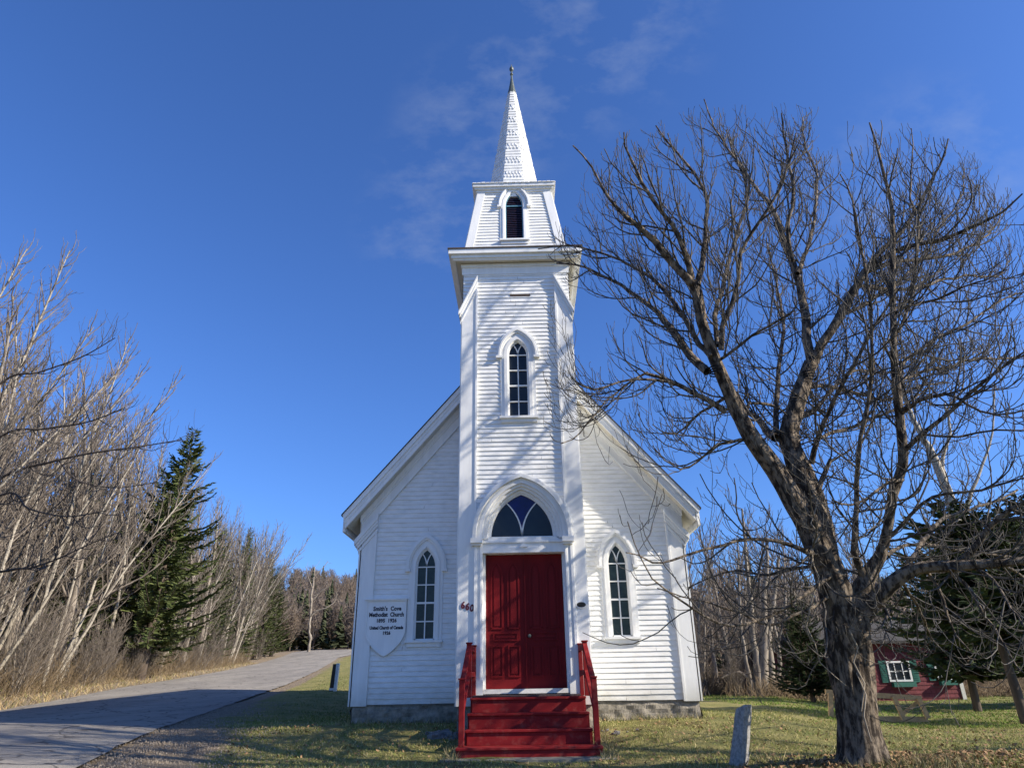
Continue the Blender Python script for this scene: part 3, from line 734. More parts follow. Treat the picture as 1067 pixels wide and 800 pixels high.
while z < zE-.02:
    zt = min(z+ch, zE); deco = (i % 5) in (2, 3) and i < 31
    lip = .014
    r0 = oct_pts(ap(z)+(lip if not deco else .002), z); r1 = oct_pts(ap(zt)+.0, zt+.004)
    for k in range(8):
        a0, a1, b0_, b1_ = [Vector(p) for p in (r0[k], r0[(k+1) % 8], r1[k], r1[(k+1) % 8])]
        sp_.face([a0, a1, b1_, b0_]); c0, c1 = Vector(oct_pts(ap(z)-.02, z)[k]), Vector(oct_pts(ap(z)-.02, z)[(k+1) % 8])
        sp_.face([c0, c1, a1, a0])
        if deco:
            wd = (a1-a0).length; n = max(2, round(wd/.085)); nn_ = ((a0+a1)/2-Vector((0, yc, z))).normalized()
            for j in range(n):
                t0, t1 = (j+.16+(.5 if (i % 5) == 3 else 0))/n, (j+.84+(.5 if (i % 5) == 3 else 0))/n
                if t1 > 1: continue
                A, B, C_, D = a0.lerp(a1, t0), a0.lerp(a1, t1), b0_.lerp(b1_, t1), b0_.lerp(b1_, t0)
                up_ = (D-A)*.30; th = nn_*.020
                mid = (A+B)/2-up_*.15
                hexp = [A+up_+th, mid+th, B+up_+th, C_+th*.35, D+th*.35]
                sp_.face(hexp)
                for e0, e1 in zip(hexp[:3], hexp[1:3]): sp_.face([e0-th*1.1, e1-th*1.1, e1, e0])
                sp_.face([hexp[2]-th*1.1, C_, C_+th*.35, hexp[2]]); sp_.face([D, hexp[0]-th*1.1, hexp[0], D+th*.35])
    z = zt; i += 1
spire = cbuild(sp_, 'spire', M['shingle_white'])
fn = MB()
prof = [(.125, 15.93), (.118, 15.99), (.085, 16.15), (.05, 16.38), (.028, 16.56), (.022, 16.66), (.045, 16.68), (.045, 16.71), (.022, 16.73), (.02, 16.80), (.055, 16.85), (.062, 16.90), (.05, 16.95), (.015, 16.99), (.012, 17.06), (.001, 17.09)]
for (r0, z0_), (r1, z1_) in zip(prof[:-1], prof[1:]):
    for k in range(10):
        c0, s0, c1, s1 = math.cos(k*.6283), math.sin(k*.6283), math.cos((k+1)*.6283), math.sin((k+1)*.6283)
        fn.face([(r0*c0, yc+r0*s0, z0_), (r0*c1, yc+r0*s1, z0_), (r1*c1, yc+r1*s1, z1_), (r1*c0, yc+r1*s0, z1_)])
sub(fn, 'finial', M['copper'], spire)

# door -----------------------------------------------------------------------
DW, DZ0, DZ1 = .71, .975, 3.27
dr_ = MB()   # casing: jambs, transom beam, plinths
for s_ in (-1, 1):
    for (ua, ub, n_) in ((DW, DW+.05, -.06), (DW+.045, DW+.19, .055), (DW+.06, DW+.09, .075), (DW+.155, DW+.20, .075)):
        dr_.fbox(front_t, *sorted((DC+s_*ua, DC+s_*ub)), SB+.1, 3.44, -.25, n_)
    dr_.fbox(front_t, *sorted((DC+s_*(DW+.035), DC+s_*(DW+.21))), SB+.1, 1.12, -.2, .085)
dr_.fbox(front_t, DC-DW-.05, DC+DW+.05, DZ1, 3.36, -.25, .05)
dr_.fbox(front_t, DC-DW-.045, DC+DW+.045, 3.36, 3.45, -.25, .035)
dr_.fbox(front_t, DC-DW-.05, DC+DW+.05, 3.45, 3.49, -.25, .06)
dr_.fbox(front_t, DC-DW+.05, DC+DW-.05, 3.49, 3.555, -.25, .03)
dr_.hexa([front_t.p(DC-.075, 3.362, .075), front_t.p(DC+.075, 3.362, .075), front_t.p(DC+.075, 3.362, .03), front_t.p(DC-.075, 3.362, .03),
          front_t.p(DC-.004, 3.445, .075), front_t.p(DC+.004, 3.445, .075), front_t.p(DC+.004, 3.445, .03), front_t.p(DC-.004, 3.445, .03)])
door = cbuild(dr_, 'entrance', M['trim'])
FC = DC-.02
fh = MB(); k_ = 16
inner = lambda o_: arch_pts(FC, .605+o_, 3.53, 3.57, 4.42+o_*1.02, k_)
for o0, o1, n_ in ((.0, .05, -.03), (.05, .10, .03), (.10, .15, .075), (.15, .20, .115), (.20, .25, .10), (.25, .31, .165), (.30, .335, .14)):
    fh.band(front_t, inner(o0), inner(o1+.004), -.1, n_)
for s_ in (-1, 1):
    fh.fbox(front_t, *sorted((FC+s_*.74, FC+s_*.955)), 3.44, 3.532, -.02, .17)
    fh.fbox(front_t, *sorted((FC+s_*.76, FC+s_*.935)), 3.40, 3.44, -.02, .13)
sub(fh, 'arch_hood', M['trim'], door)
fg = MB(); pts = arch_pts(FC, .61, 3.555, 3.57, 4.42, k_); fg.prism(front_t, list(reversed(pts)), -.125, -.105); fan = sub(fg, 'fanlight', M['glass'], door)
# blue upper pane: the piece above the two tracery arcs
zfa, zfb = 3.57, 4.42
for _ in range(40):
    zm_ = (zfa+zfb)/2
    if hw(zm_, .605, 3.57, 4.42) > .3025+.008: zfa = zm_
    else: zfb = zm_
def fan_arc(s_, i, n=14):
    zz = 3.57+(zfa-3.57)*i/n; w0 = .605; x = w0-hw(zz, w0, 3.57, 4.42); return (FC+s_*x, zz)
Lp, Rp = [fan_arc(-1, i) for i in range(15)], [fan_arc(1, i) for i in range(15)]
up = MB(); top = [(u, z_) for u, z_ in arch_pts(FC, .602, 3.57, 3.57, 4.41, k_) if z_ > Lp[-1][1]]
up.prism(front_t, [p for p in Rp]+list(reversed(top))+list(reversed(Lp[1:])), -.104, -.10); sub(up, 'blue_pane', M['glass_blue'], fan)
tb = MB()
for side, P_ in ((-1, Lp), (1, Rp)):
    tb.band(front_t, [(u-.014, z_) for u, z_ in P_], [(u+.014, z_) for u, z_ in P_], -.10, -.075)
tb.band(front_t, arch_pts(FC, .58, 3.57, 3.58, 4.385, k_), arch_pts(FC, .607, 3.57, 3.58, 4.42, k_), -.10, -.06); tb.fbox(front_t, FC-.60, FC+.60, 3.556, 3.585, -.10, -.06)
sub(tb, 'tracery', M['trim'], door)
for s_ in (-1, 1):
    lf = MB(); u0, u1 = sorted((DC+s_*.004, DC+s_*(DW-.004))); n_ = -.17
    lf.fbox(front_t, u0, u1, DZ0, DZ1-.005, n_-.05, n_)
    leaf = sub(lf, 'door_leaf', M['red'], door)
    pn = MB(); pw = (u1-u0)
    cx = [u0+pw*.285, u0+pw*.715]
    for c in cx:
        # tall panels with pointed heads, and lower panels: raised bead + fielded panel
        for z0_, zs_, za_ in ((1.98, 2.92, 3.13),):
            pn.band(front_t, arch_pts(c, .085, z0_, zs_, za_-.03, 8), arch_pts(c, .112, z0_-.025, zs_, za_, 8), n_, n_+.018)
            pn.fbox(front_t, c-.112, c+.112, z0_-.027, z0_, n_, n_+.018)
            pn.prism(front_t, list(reversed(arch_pts(c, .055, z0_+.03, zs_, za_-.08, 8))), n_, n_+.010)
        z0_, z1_ = 1.16, 1.68
        pn.band(front_t, [(c-.085, z0_+.025), (c-.085, z1_-.025), (c+.085, z1_-.025), (c+.085, z0_+.025), (c-.085, z0_+.025)], [(c-.112, z0_), (c-.112, z1_), (c+.112, z1_), (c+.112, z0_), (c-.112, z0_)], n_, n_+.018)
        pn.fbox(front_t, c-.055, c+.055, z0_+.055, z1_-.055, n_, n_+.010)
    c = (u0+u1)/2; z0_, z1_ = 1.755, 1.895
    pn.band(front_t, [(c-.20, z0_+.022), (c-.20, z1_-.022), (c+.20, z1_-.022), (c+.20, z0_+.022), (c-.20, z0_+.022)], [(c-.225, z0_), (c-.225, z1_), (c+.225, z1_), (c+.225, z0_), (c-.225, z0_)], n_, n_+.018)
    pn.fbox(front_t, c-.17, c+.17, z0_+.05, z1_-.05, n_, n_+.010)
    sub(pn, 'panel_moulding', M['red'], leaf)
    if s_ > 0:
        kb = MB()
        for k in range(8):
            a0, a1 = k*math.pi/4, (k+1)*math.pi/4
            for r0, r1, m0, m1 in ((.012, .012, 0, .04), (.012, .032, .04, .05), (.032, .026, .05, .075), (.026, .0, .075, .08)):
                kb.face([front_t.p(u0+.07+r0*math.cos(a0), 1.83+r0*math.sin(a0), n_+m0), front_t.p(u0+.07+r0*math.cos(a1), 1.83+r0*math.sin(a1), n_+m0),
                         front_t.p(u0+.07+r1*math.cos(a1), 1.83+r1*math.sin(a1), n_+m1), front_t.p(u0+.07+r1*math.cos(a0), 1.83+r1*math.sin(a0), n_+m1)])
        sub(kb, 'door_knob', M['copper'], leaf)
st = MB(); st.fbox(front_t, DC+.0, DC+.028, DZ0, DZ1-.02, -.17, -.145); sub(st, 'meeting_stile', M['red'], door)
th = MB(); th.fbox(front_t, DC-DW-.03, DC+DW+.03, .90, .972, -.25, .075); sub(th, 'threshold', M['whitepost'], door)

# ------------------------------------------------------------------ text helper
def text_mesh(name, body, size, fr, u, w_, n, m, parent, ex=.003, spacing=1.0, xs_=1.0, offset=0.0, rot=0.0, align='CENTER'):
    cu_ = bpy.data.curves.new('lettering', 'FONT'); cu_.body = body; cu_.size = size; cu_.align_x = align; cu_.extrude = ex; cu_.offset = offset
    cu_.space_character = spacing; cu_.resolution_u = 3
    to = bpy.data.objects.new('lettering', cu_); col.objects.link(to)
    dg = bpy.context.evaluated_depsgraph_get(); me = bpy.data.meshes.new_from_object(to.evaluated_get(dg))
    bpy.data.objects.remove(to)
    c, s_ = math.cos(rot), math.sin(rot)
    for v in me.vertices:
        x, y, z_ = v.co; x *= xs_; x, y = x*c-y*s_, x*s_+y*c
        v.co = fr.p(u+x, w_+y, n+z_)
    o = link_mesh(name, me, m, parent); return o

# house number
hn = empty('house_number', (-1.0, -.05, 2.35)); tag(hn, 'dark red 660 numerals on the white pilaster left of the door', 'house number')
for ch_, (px_, py_) in zip('660', ((481.9, 633.5), (486.6, 635), (491.2, 636.5))):
    p = at(px_, py_, -.05)
    o = text_mesh('numeral', ch_, .165, front_t, p[0]-hn.location.x, p[2]-hn.location.z, 0, M['digit'], hn, ex=.008, offset=.006, xs_=.86, rot=-.15)
# oval plaque
op = MB(); p = at(605.6, 629.8, -.05); cu0, cz0 = p[0], p[2]; n = 24
el = lambda a_, b_: [(cu0+a_*math.cos(2*math.pi*i/n), cz0+b_*math.sin(2*math.pi*i/n)) for i in range(n)]
op.prism(front_t, el(.084, .048), .046, .060); plq = op.build('oval_plaque', M['wornwood']); tag(plq, 'small dark oval plaque with pale rim on the pilaster right of the red door', 'plaque')
rm_ = MB(); e1, e2 = el(.096, .060), el(.082, .046); rm_.band(front_t, e2+[e2[0]], e1+[e1[0]], .046, .064); sub(rm_, 'rim', M['trim'], plq)

# shield sign -----------------------------------------------------------------
sg = MB(); sx, sz0, sz1 = -2.668, 1.57, 2.60; hw_ = .395
ctrl = []
for i in range(15):
    t_ = i/14; z_ = 2.06-(2.06-sz0)*t_; ctrl.append((hw_*math.cos(t_*math.pi/2)**.78 if t_ < 1 else 0, z_))
outl = [(sx-hw_, sz1)]+[(sx-a_, z_) for a_, z_ in ctrl]+[(sx+a_, z_) for a_, z_ in reversed(ctrl[:-1])]+[(sx+hw_, sz1)]
sg.prism(front_n, outl, .03, .062)
sign = sg.build('church_sign', M['trim']); tag(sign, 'white shield-shaped wooden sign with black church lettering left of the left window', 'sign')
sb_ = MB(); inn_ = [(sx+(u-sx)*.93, sz1-(sz1-z_)*.955) for u, z_ in outl]; sb_.band(front_n, inn_, outl, .06, .078); sub(sb_, 'border', M['trim'], sign)
sb_ = MB(); sb_.fbox(front_n, sx-hw_-.02, sx+hw_+.02, sz1, sz1+.03, .02, .105); sb_.fbox(front_n, sx-hw_-.008, sx+hw_+.008, sz1-.022, sz1, .02, .085); sub(sb_, 'top_moulding', M['trim'], sign)
for body, py_, px_, sz_, xs_, sp_c in (("Smith's  Cove", 635.8, 403.5, .108, .86, 1.05), ('Methodist  Church', 642.0, 402.6, .108, .82, 1.0), ('1895  1926', 648.0, 402.5, .092, .9, 1.05), ('United Church of Canada', 655.2, 402.5, .082, .76, 1.0), ('1926', 660.8, 402.5, .082, .9, 1.05)):
    p = at(px_, py_, NY-.066)
    text_mesh('lettering', body, sz_, front_n, p[0], p[2], .0645, M['black'], sign, ex=.001, offset=.0045, xs_=xs_, spacing=sp_c)

# ------------------------------------------------------------------ steps
steps = empty('entrance_steps', (.06, -1.1, .05)); tag(steps, 'dark red wooden entrance steps with railings on both sides', 'steps')
def sbuild(mb, name, m, bevel=.006):
    o = mb.build(name, m, steps, bevel=bevel); o.matrix_parent_inverse = Matrix.Translation((-.06, 1.1, -.05)); return o
SC = .06
st_def = [(-1.80, .22, 1.055), (-1.42, .425, .955), (-1.12, .64, .945), (-.82, .855, .925)]
for i, (y, z_, h_) in enumerate(st_def):
    y2 = st_def[i+1][0] if i < 3 else .0
    tm = MB(); tm.box(SC-h_, SC+h_, y-.028, (y2+.004 if i < 3 else .0), z_-.035, z_); sbuild(tm, 'tread' if i < 3 else 'landing', M['redstep'])
    rm2 = MB(); zb = st_def[i-1][1] if i else .02; rm2.box(SC-h_+.03, SC+h_-.03, y, y+.03, zb+(.001 if i else 0), z_-.036); sbuild(rm2, 'riser', M['redstep'], .003)
for s_ in (-1, 1):
    sd = MB()
    for i, (y, z_, h_) in enumerate(st_def):
        y2 = st_def[i+1][0] if i < 3 else -.01
        x0, x1 = sorted((SC+s_*(h_-.034), SC+s_*(h_-.004))); sd.box(x0, x1, y+.032, y2+.03 if i < 3 else -.01, -.02, z_-.037)
    sbuild(sd, 'stringer', M['redstep'], .003)
    xf, xu = (-.94, -.86) if s_ < 0 else (1.065, .985); xf2 = xf+(-s_)*.0
    def post(x, y, z0_, z1_, nm='post', wv=.042):
        pm = MB(); pm.box(x-wv, x+wv, y-wv, y+wv, z0_, z1_); pm.box(x-wv-.012, x+wv+.012, y-wv-.012, y+wv+.012, z1_, z1_+.025); return sbuild(pm, nm, M['redstep'])
    post(xf, -1.50, .22, 1.115); post(xu+s_*.05, -.52, .855, 1.68); post(xu, -.07, .855, 1.66, wv=.035)
    rl = MB(); x0, x1 = xf, xu+s_*.05
    def slat(xa, ya, za, xb, yb, zb, wx, hz):
        rl.hexa([(xa-wx, ya, za-hz), (xa+wx, ya, za-hz), (xb+wx, yb, zb-hz), (xb-wx, yb, zb-hz), (xa-wx, ya, za), (xa+wx, ya, za), (xb+wx, yb, zb), (xb-wx, yb, zb)])
    slat(x0, -1.46, 1.10, x1, -.56, 1.655, .038, .085); slat(x0, -1.46, .70, x1, -.56, 1.25, .03, .08)
    slat(x1, -.48, 1.655, xu, -.10, 1.645, .035, .085); slat(x1, -.48, 1.25, xu, -.10, 1.25, .025, .08)
    sbuild(rl, 'handrail', M['redstep'], .004)
mt = MB(); mt.box(SC-.90, SC+.86, -.66, -.10, .857, .885)
o = mt.build('door_mat', M['mat'], bevel=.004); tag(o, 'wide dark ribbed mat on the landing before the red door', 'door mat')
sbm = MB(); n = 40
for i in range(n):
    x0, x1 = SC-1.25+2.5*i/n, SC-1.25+2.5*(i+1)/n; f0, f1 = mnoise.noise(Vector((x0*3, 1, 0)))*.04, mnoise.noise(Vector((x1*3, 1, 0)))*.04
    sbm.hexa([(x0, -2.12+f0, -.1), (x1, -2.12+f1, -.1), (x1, -1.7, -.1), (x0, -1.7, -.1), (x0, -2.11+f0, .085), (x1, -2.11+f1, .085), (x1, -1.7, .095), (x0, -1.7, .095)])
o = sbm.build('doorstep_slab', M['slab']); tag(o, 'flat worn concrete slab set in the ground under the bottom step', 'slab')

# ------------------------------------------------------------------ the big bare tree
TY = -3.75
def plimb(rows, dy0=0.0, dy1=0.0):
    """limb from (px, py, width px) rows; its depth runs from dy0 to dy1 off the trunk plane"""
    n = len(rows)-1; P, r = [], []
    for i, (px, py, wpx) in enumerate(rows):
        wpx *= .74 if wpx > 12 else .80
        p = at(px, py, TY+dy0+(dy1-dy0)*(i/max(n, 1))**1.0)
        dist = float((p-CAM)@AF); P.append(p); r.append(wpx/2*dist/F)
    return resample(P, r, .16)
big = empty('bare_tree', (4.45, TY, .2)); tag(big, 'large leafless tree with forked furrowed trunk standing right of the church', 'tree')
limbs = {}
limbs['trunk'] = plimb([(900, 800, 66), (898, 785, 60), (893, 750, 55), (888, 700, 55), (884, 660, 60), (880, 632, 58)], 0, 0)
limbs['left'] = plimb([(878, 640, 44), (866, 606, 40), (851, 565, 36), (832, 530, 31), (808, 490, 26), (786, 460, 23), (768, 428, 20), (755, 398, 18), (742, 366, 17), (731, 335, 15), (727, 308, 14), (720, 290, 13)], 0, -.5)
limbs['middle'] = plimb([(870, 620, 30), (858, 560, 32), (847, 520, 32), (830, 480, 28), (822, 452, 25), (829, 425, 23), (838, 398, 20), (846, 376, 19)], 0, .5)
limbs['right'] = plimb([(884, 650, 34), (893, 625, 28), (905, 600, 23), (917, 580, 16), (925, 550, 14), (930, 515, 13), (941, 484, 12), (940, 455, 11), (936, 420, 10.5), (932, 380, 9.5), (931, 340, 8.5), (930, 300, 8), (930, 255, 6.5), (929, 215, 5), (921, 182, 4), (913, 150, 3), (906, 128, 2)], 0, -.9)
limbs['low'] = plimb([(886, 655, 34), (907, 632, 26), (927, 610, 20), (955, 592, 16), (990, 590, 15), (1020, 588, 12), (1067, 584, 10), (1110, 570, 6)], 0, -1.2)
fine = [
 # off the left limb
 ([(722, 296, 12), (697, 268, 9.5), (674, 243, 8), (652, 225, 6), (635, 205, 4), (618, 172, 2.6), (600, 150, 1.8)], -.5, -1.0),
 ([(738, 387, 12), (722, 372, 11), (705, 347, 9), (692, 330, 8), (680, 318, 6), (662, 305, 5), (640, 290, 4), (612, 275, 3), (582, 272, 2)], -.3, .9),
 ([(741, 372, 8), (722, 345, 7), (704, 318, 6), (690, 300, 5), (672, 288, 4), (640, 272, 3), (600, 262, 2.4), (562, 262, 1.6)], -.4, 1.2),
 ([(727, 296, 9), (735, 268, 7), (739, 235, 5.5), (739, 205, 4.5), (728, 183, 4), (712, 165, 3), (698, 148, 2.4), (685, 131, 1.6)], -.5, -.2),
 ([(722, 290, 9), (713, 262, 7.5), (699, 237, 6), (677, 208, 5), (662, 180, 4), (650, 155, 2.6), (648, 140, 1.6)], -.5, -1.5),
 ([(752, 366, 8), (754, 342, 7), (764, 318, 6), (771, 292, 5.5), (775, 265, 5), (788, 240, 4.5), (800, 222, 4), (812, 198, 3.4), (822, 170, 2.8), (829, 140, 2)], -.4, -1.4),
 ([(748, 360, 7), (745, 330, 6), (752, 300, 5.5), (759, 270, 5), (769, 240, 4.5), (779, 205, 4), (770, 175, 3.2), (757, 152, 2.6), (744, 132, 2.2), (737, 104, 1.4)], -.4, .6),
 ([(757, 428, 9), (738, 416, 7), (712, 402, 6), (692, 392, 5), (674, 387, 4)], -.2, -.3),
 ([(674, 387, 3.2), (652, 402, 2.6), (634, 418, 2.2), (616, 440, 2), (600, 458, 1.6), (586, 462, 1.2)], -.3, -1.0),
 ([(700, 398, 4), (660, 396, 3), (620, 405, 2.2), (596, 392, 1.5)], -.3, -.8),
 ([(742, 380, 5), (756, 372, 4), (770, 362, 4), (786, 350, 3.4), (806, 338, 3), (826, 326, 2.4)], -.3, -1.4),
 ([(776, 440, 5), (780, 420, 4), (795, 420, 4), (808, 424, 4)], -.3, .2),
 # left limb lower side: long boughs reaching over the nave
 ([(850, 578, 7), (838, 574, 6), (800, 563, 5), (768, 564, 4.2), (735, 572, 3.6), (705, 584, 3), (685, 588, 2.4), (668, 580, 1.8), (655, 577, 1.4)], -.2, -1.7),
 ([(862, 600, 7), (842, 618, 5), (810, 640, 4.5), (780, 652, 4), (748, 653, 3.6), (722, 640, 3), (700, 622, 2.4), (680, 605, 1.9), (662, 570, 1.4), (655, 545, 1.1)], -.2, -2.1),
 ([(868, 622, 5), (838, 640, 4), (800, 655, 3.4), (770, 640, 3), (735, 628, 2.4), (705, 620, 1.8), (682, 612, 1.3)], -.1, -1.2),
 ([(858, 588, 5), (830, 592, 4), (800, 600, 3.2), (770, 596, 2.6), (740, 604, 2), (716, 614, 1.5)], -.2, .9),
 ([(782, 456, 5), (762, 458, 4), (742, 462, 3.4), (725, 478, 2.8), (708, 486, 2.2), (692, 478, 1.5), (680, 463, 1.2)], -.2, -1.2),
 ([(760, 412, 5), (740, 425, 4), (722, 438, 3), (706, 452, 2.2), (690, 452, 1.5)], -.2, .8),
 # off the middle limb
 ([(846, 376, 13), (842, 345, 12), (841, 320, 11), (834, 295, 10), (826, 272, 9), (817, 248, 7), (806, 216, 6), (790, 195, 4.5), (776, 178, 3.4), (762, 155, 2.4), (757, 135, 1.5)], .5, 1.4),
 ([(826, 272, 6), (820, 240, 5), (826, 205, 4.2), (823, 175, 3.6), (818, 150, 2.8), (814, 118, 1.6)], .8, .0),
 ([(830, 285, 6), (842, 252, 5), (848, 215, 4), (850, 180, 3.4), (842, 150, 2.6), (836, 122, 1.6)], .9, 1.8),
 ([(845, 386, 14), (857, 360, 13), (868, 345, 12.5), (880, 324, 12), (890, 305, 11), (899, 286, 9), (912, 268, 7.5), (932, 250, 6), (948, 228, 5), (962, 205, 4), (976, 174, 3), (986, 145, 1.8)], .5, .0),
 ([(899, 288, 8), (918, 272, 7), (945, 259, 6), (972, 254, 5.2), (998, 246, 4.6), (1022, 234, 4), (1045, 222, 3), (1064, 202, 2)], .4, -1.2),
 ([(905, 282, 6), (935, 272, 5), (965, 270, 4.4), (995, 262, 3.8), (1020, 250, 2.8), (1040, 230, 1.8), (1044, 215, 1.2)], .4, 1.2),
 ([(893, 298, 5), (920, 300, 4.2), (950, 300, 4), (985, 288, 3.4), (1010, 285, 2.8), (1040, 285, 2.2), (1052, 268, 1.4)], .4, 1.8),
 ([(880, 326, 6), (896, 318, 5), (920, 304, 4), (945, 285, 3.6), (968, 258, 3), (985, 230, 2.4), (1002, 205, 1.8), (1006, 180, 1.2)], .4, 2.2),
 ([(836, 404, 6), (856, 400, 5), (880, 403, 4.6), (905, 410, 4), (930, 412, 3.5), (960, 402, 3), (990, 398, 2.2)], .5, 1.6),
 ([(808, 456, 12), (801, 448, 10), (790, 434, 8), (776, 425, 6), (768, 410, 4)], .2, .8),
 ([(808, 452, 8), (810, 425, 7), (812, 395, 6), (814, 365, 5), (817, 335, 4), (812, 305, 3.4), (806, 275, 2.4), (798, 250, 1.5)], .3, 1.8),
 ([(846, 482, 8), (852, 452, 6.5), (861, 424, 5.6), (872, 400, 5), (888, 378, 4.4), (903, 350, 3.8), (921, 325, 3), (938, 300, 2)], .1, -1.6),
 ([(828, 446, 7), (838, 434, 6), (850, 428, 5), (864, 412, 4.4), (880, 395, 4), (895, 388, 3.4), (920, 392, 2.4)], .3, 2.2),
 ([(852, 458, 5), (870, 450, 4.4), (892, 445, 4), (915, 435, 3.4), (945, 420, 2.6), (968, 400, 1.6)], .1, 1.0),
 ([(855, 510, 7), (862, 490, 6), (866, 478, 5)], .1, .1),
 # off the right limb
 ([(904, 606, 11), (893, 575, 9), (895, 545, 7), (896, 515, 6.4), (895, 485, 6), (896, 455, 5.4), (901, 420, 5), (904, 385, 4.6), (904, 345, 4), (902, 310, 3.8), (897, 270, 3.4), (891, 235, 3), (886, 210, 2.4), (873, 182, 1.4)], -.1, -2.0),
 ([(942, 466, 7), (955, 455, 6), (980, 436, 5.4), (1008, 411, 5), (1030, 395, 4), (1050, 380, 3.2), (1075, 362, 2)], -.4, -1.6),
 ([(935, 424, 6), (943, 376+4, 5), (962, 362, 4.5), (982, 348, 4), (1002, 338, 3.6), (1026, 322, 3), (1048, 308, 2.4), (1066, 300, 1.8)], -.4, .8),
 ([(937, 432, 6), (955, 418, 5), (982, 413, 4.4), (1005, 424, 3.4), (1036, 434, 2.6), (1065, 428, 2)], -.4, -1.9),
 ([(934, 402, 5), (955, 390, 4.2), (985, 385, 4), (1015, 377, 3.4), (1045, 377, 2.6), (1070, 372, 2)], -.4, 1.8),
 ([(932, 350, 5), (945, 325, 4.2), (951, 300, 4), (954, 265, 3.6), (955, 230, 3), (948, 205, 2.6), (950, 175, 2), (952, 148, 1.4), (950, 131, 1.1)], -.5, -.8),
 ([(931, 330, 4), (950, 320, 3.6), (980, 312, 3.2), (1005, 300, 2.6), (1030, 292, 2), (1050, 280, 1.4)], -.5, -2.4),
 ([(940, 500, 6), (925, 505, 4), (905, 520, 3.6), (885, 528, 3), (866, 522, 2.2)], -.3, -1.4),
 ([(926, 560, 5), (950, 535, 4.4), (972, 518, 4), (1006, 512, 3.6), (1040, 505, 3), (1068, 498, 2)], -.2, -1.4),
 ([(921, 575, 5), (940, 570, 4.4), (975, 570, 4), (1010, 575, 3.4), (1050, 580, 2.6), (1075, 592, 2)], -.2, 1.6),
 # off the low limb
 ([(1000, 590, 9), (1012, 575, 8), (1032, 550, 7), (1050, 535, 6), (1080, 515, 4)], -.5, -1.2),
 ([(930, 608, 8), (955, 575, 6), (978, 548, 5), (1000, 535, 4.4), (1030, 528, 3.6), (1065, 512, 2.6)], -.2, 1.0),
 ([(985, 592, 6), (1005, 608, 5), (1020, 630, 4), (1035, 655, 3.2), (1052, 680, 2.4), (1066, 700, 1.6)], -.5, -1.5),
 ([(965, 594, 5), (980, 612, 4), (990, 640, 3.2), (1000, 662, 2.4), (1015, 680, 1.8), (1022, 672, 1.2)], -.4, -1.0),
 ([(1010, 590, 5), (1035, 600, 4), (1055, 625, 3), (1075, 660, 2)], -.6, -2.2),
 ([(1020, 588, 5), (1045, 590, 4), (1067, 605, 3), (1090, 630, 2)], -.6, .5),
 ([(940, 604, 5), (955, 625, 3.6), (965, 645, 3), (972, 665, 2.2), (985, 678, 1.5)], -.3, .8),
 ([(918, 622, 5), (925, 640, 3.6), (918, 655, 2.4), (935, 662, 1.8)], -.1, -.6),
]
tubes_l, tubes_m, tubes_t = Tubes(), Tubes(), Tubes()
def bark_tube(name, key, P, r, sides=22, flare=0.0):
    """furrowed trunk: vertical ridges in the radius"""
    n = len(P); T = np.gradient(P, axis=0); T /= np.linalg.norm(T, axis=1, keepdims=True)
    ref = np.array([0, 1., 0]); A = np.cross(T, ref); A /= np.linalg.norm(A, axis=1, keepdims=True); B = np.cross(T, A)
    V = []
    for i in range(n):
        for k in range(sides):
            th = k/sides*2*math.pi
            q = Vector((math.cos(th)*1.9, math.sin(th)*1.9, float(P[i][2])*.55+key))
            rid = abs(mnoise.noise(q*1.5))*.34+mnoise.noise(q*3.4+Vector((0, 0, P[i][2]*.5)))*.15+mnoise.noise(Vector((q.x*.5, q.y*.5, P[i][2]*1.2)))*.16
            rr = r[i]*(.86+rid*1.15)
            if flare: rr *= 1+flare*math.exp(-max(P[i][2]-P[0][2], 0)/.22)*(.25+.8*max(0, mnoise.noise(Vector((math.cos(th)*1.8, math.sin(th)*1.8, 9)))+.3))
            V.append(P[i]+rr*(A[i]*math.cos(th)+B[i]*math.sin(th)))
    i = (np.arange(n-1)[:, None]*sides+np.arange(sides)[None, :]); k2 = (np.arange(n-1)[:, None]*sides+(np.arange(sides)[None, :]+1) % sides)
    Fq = np.stack([i, k2, k2+sides, i+sides], -1).reshape(-1, 4)
    return np.array(V), Fq
def dense(P, r, step=.045):
    L = np.concatenate([[0], np.cumsum(np.linalg.norm(np.diff(P, axis=0), axis=1))]); s_ = np.arange(0, L[-1], step)
    return np.stack([np.interp(s_, L, P[:, k]) for k in range(3)], -1), np.interp(s_, L, r)
VV, FF, off = [], [], 0
for j, (nm, fl, sd) in enumerate((('trunk', .38, 56), ('left', 0, 40), ('middle', 0, 40), ('right', 0, 26), ('low', 0, 26))):
    P, r = limbs[nm]; m_ = r > (.0 if nm == 'trunk' else .045); Pd, rd = dense(P[m_], r[m_]); V, Fq = bark_tube(nm, j*7.3, Pd, rd, sd, fl); VV.append(V); FF.append(Fq+off); off += len(V)
    if nm != 'trunk' and (~m_).any():
        k0 = max(0, int(m_.sum())-1); tubes_l.add(P[k0:], r[k0:], 8)
V = np.concatenate(VV); Fq = np.concatenate(FF)
o = np_mesh('trunk', V-np.array(big.location), Fq, M['bark'], big)
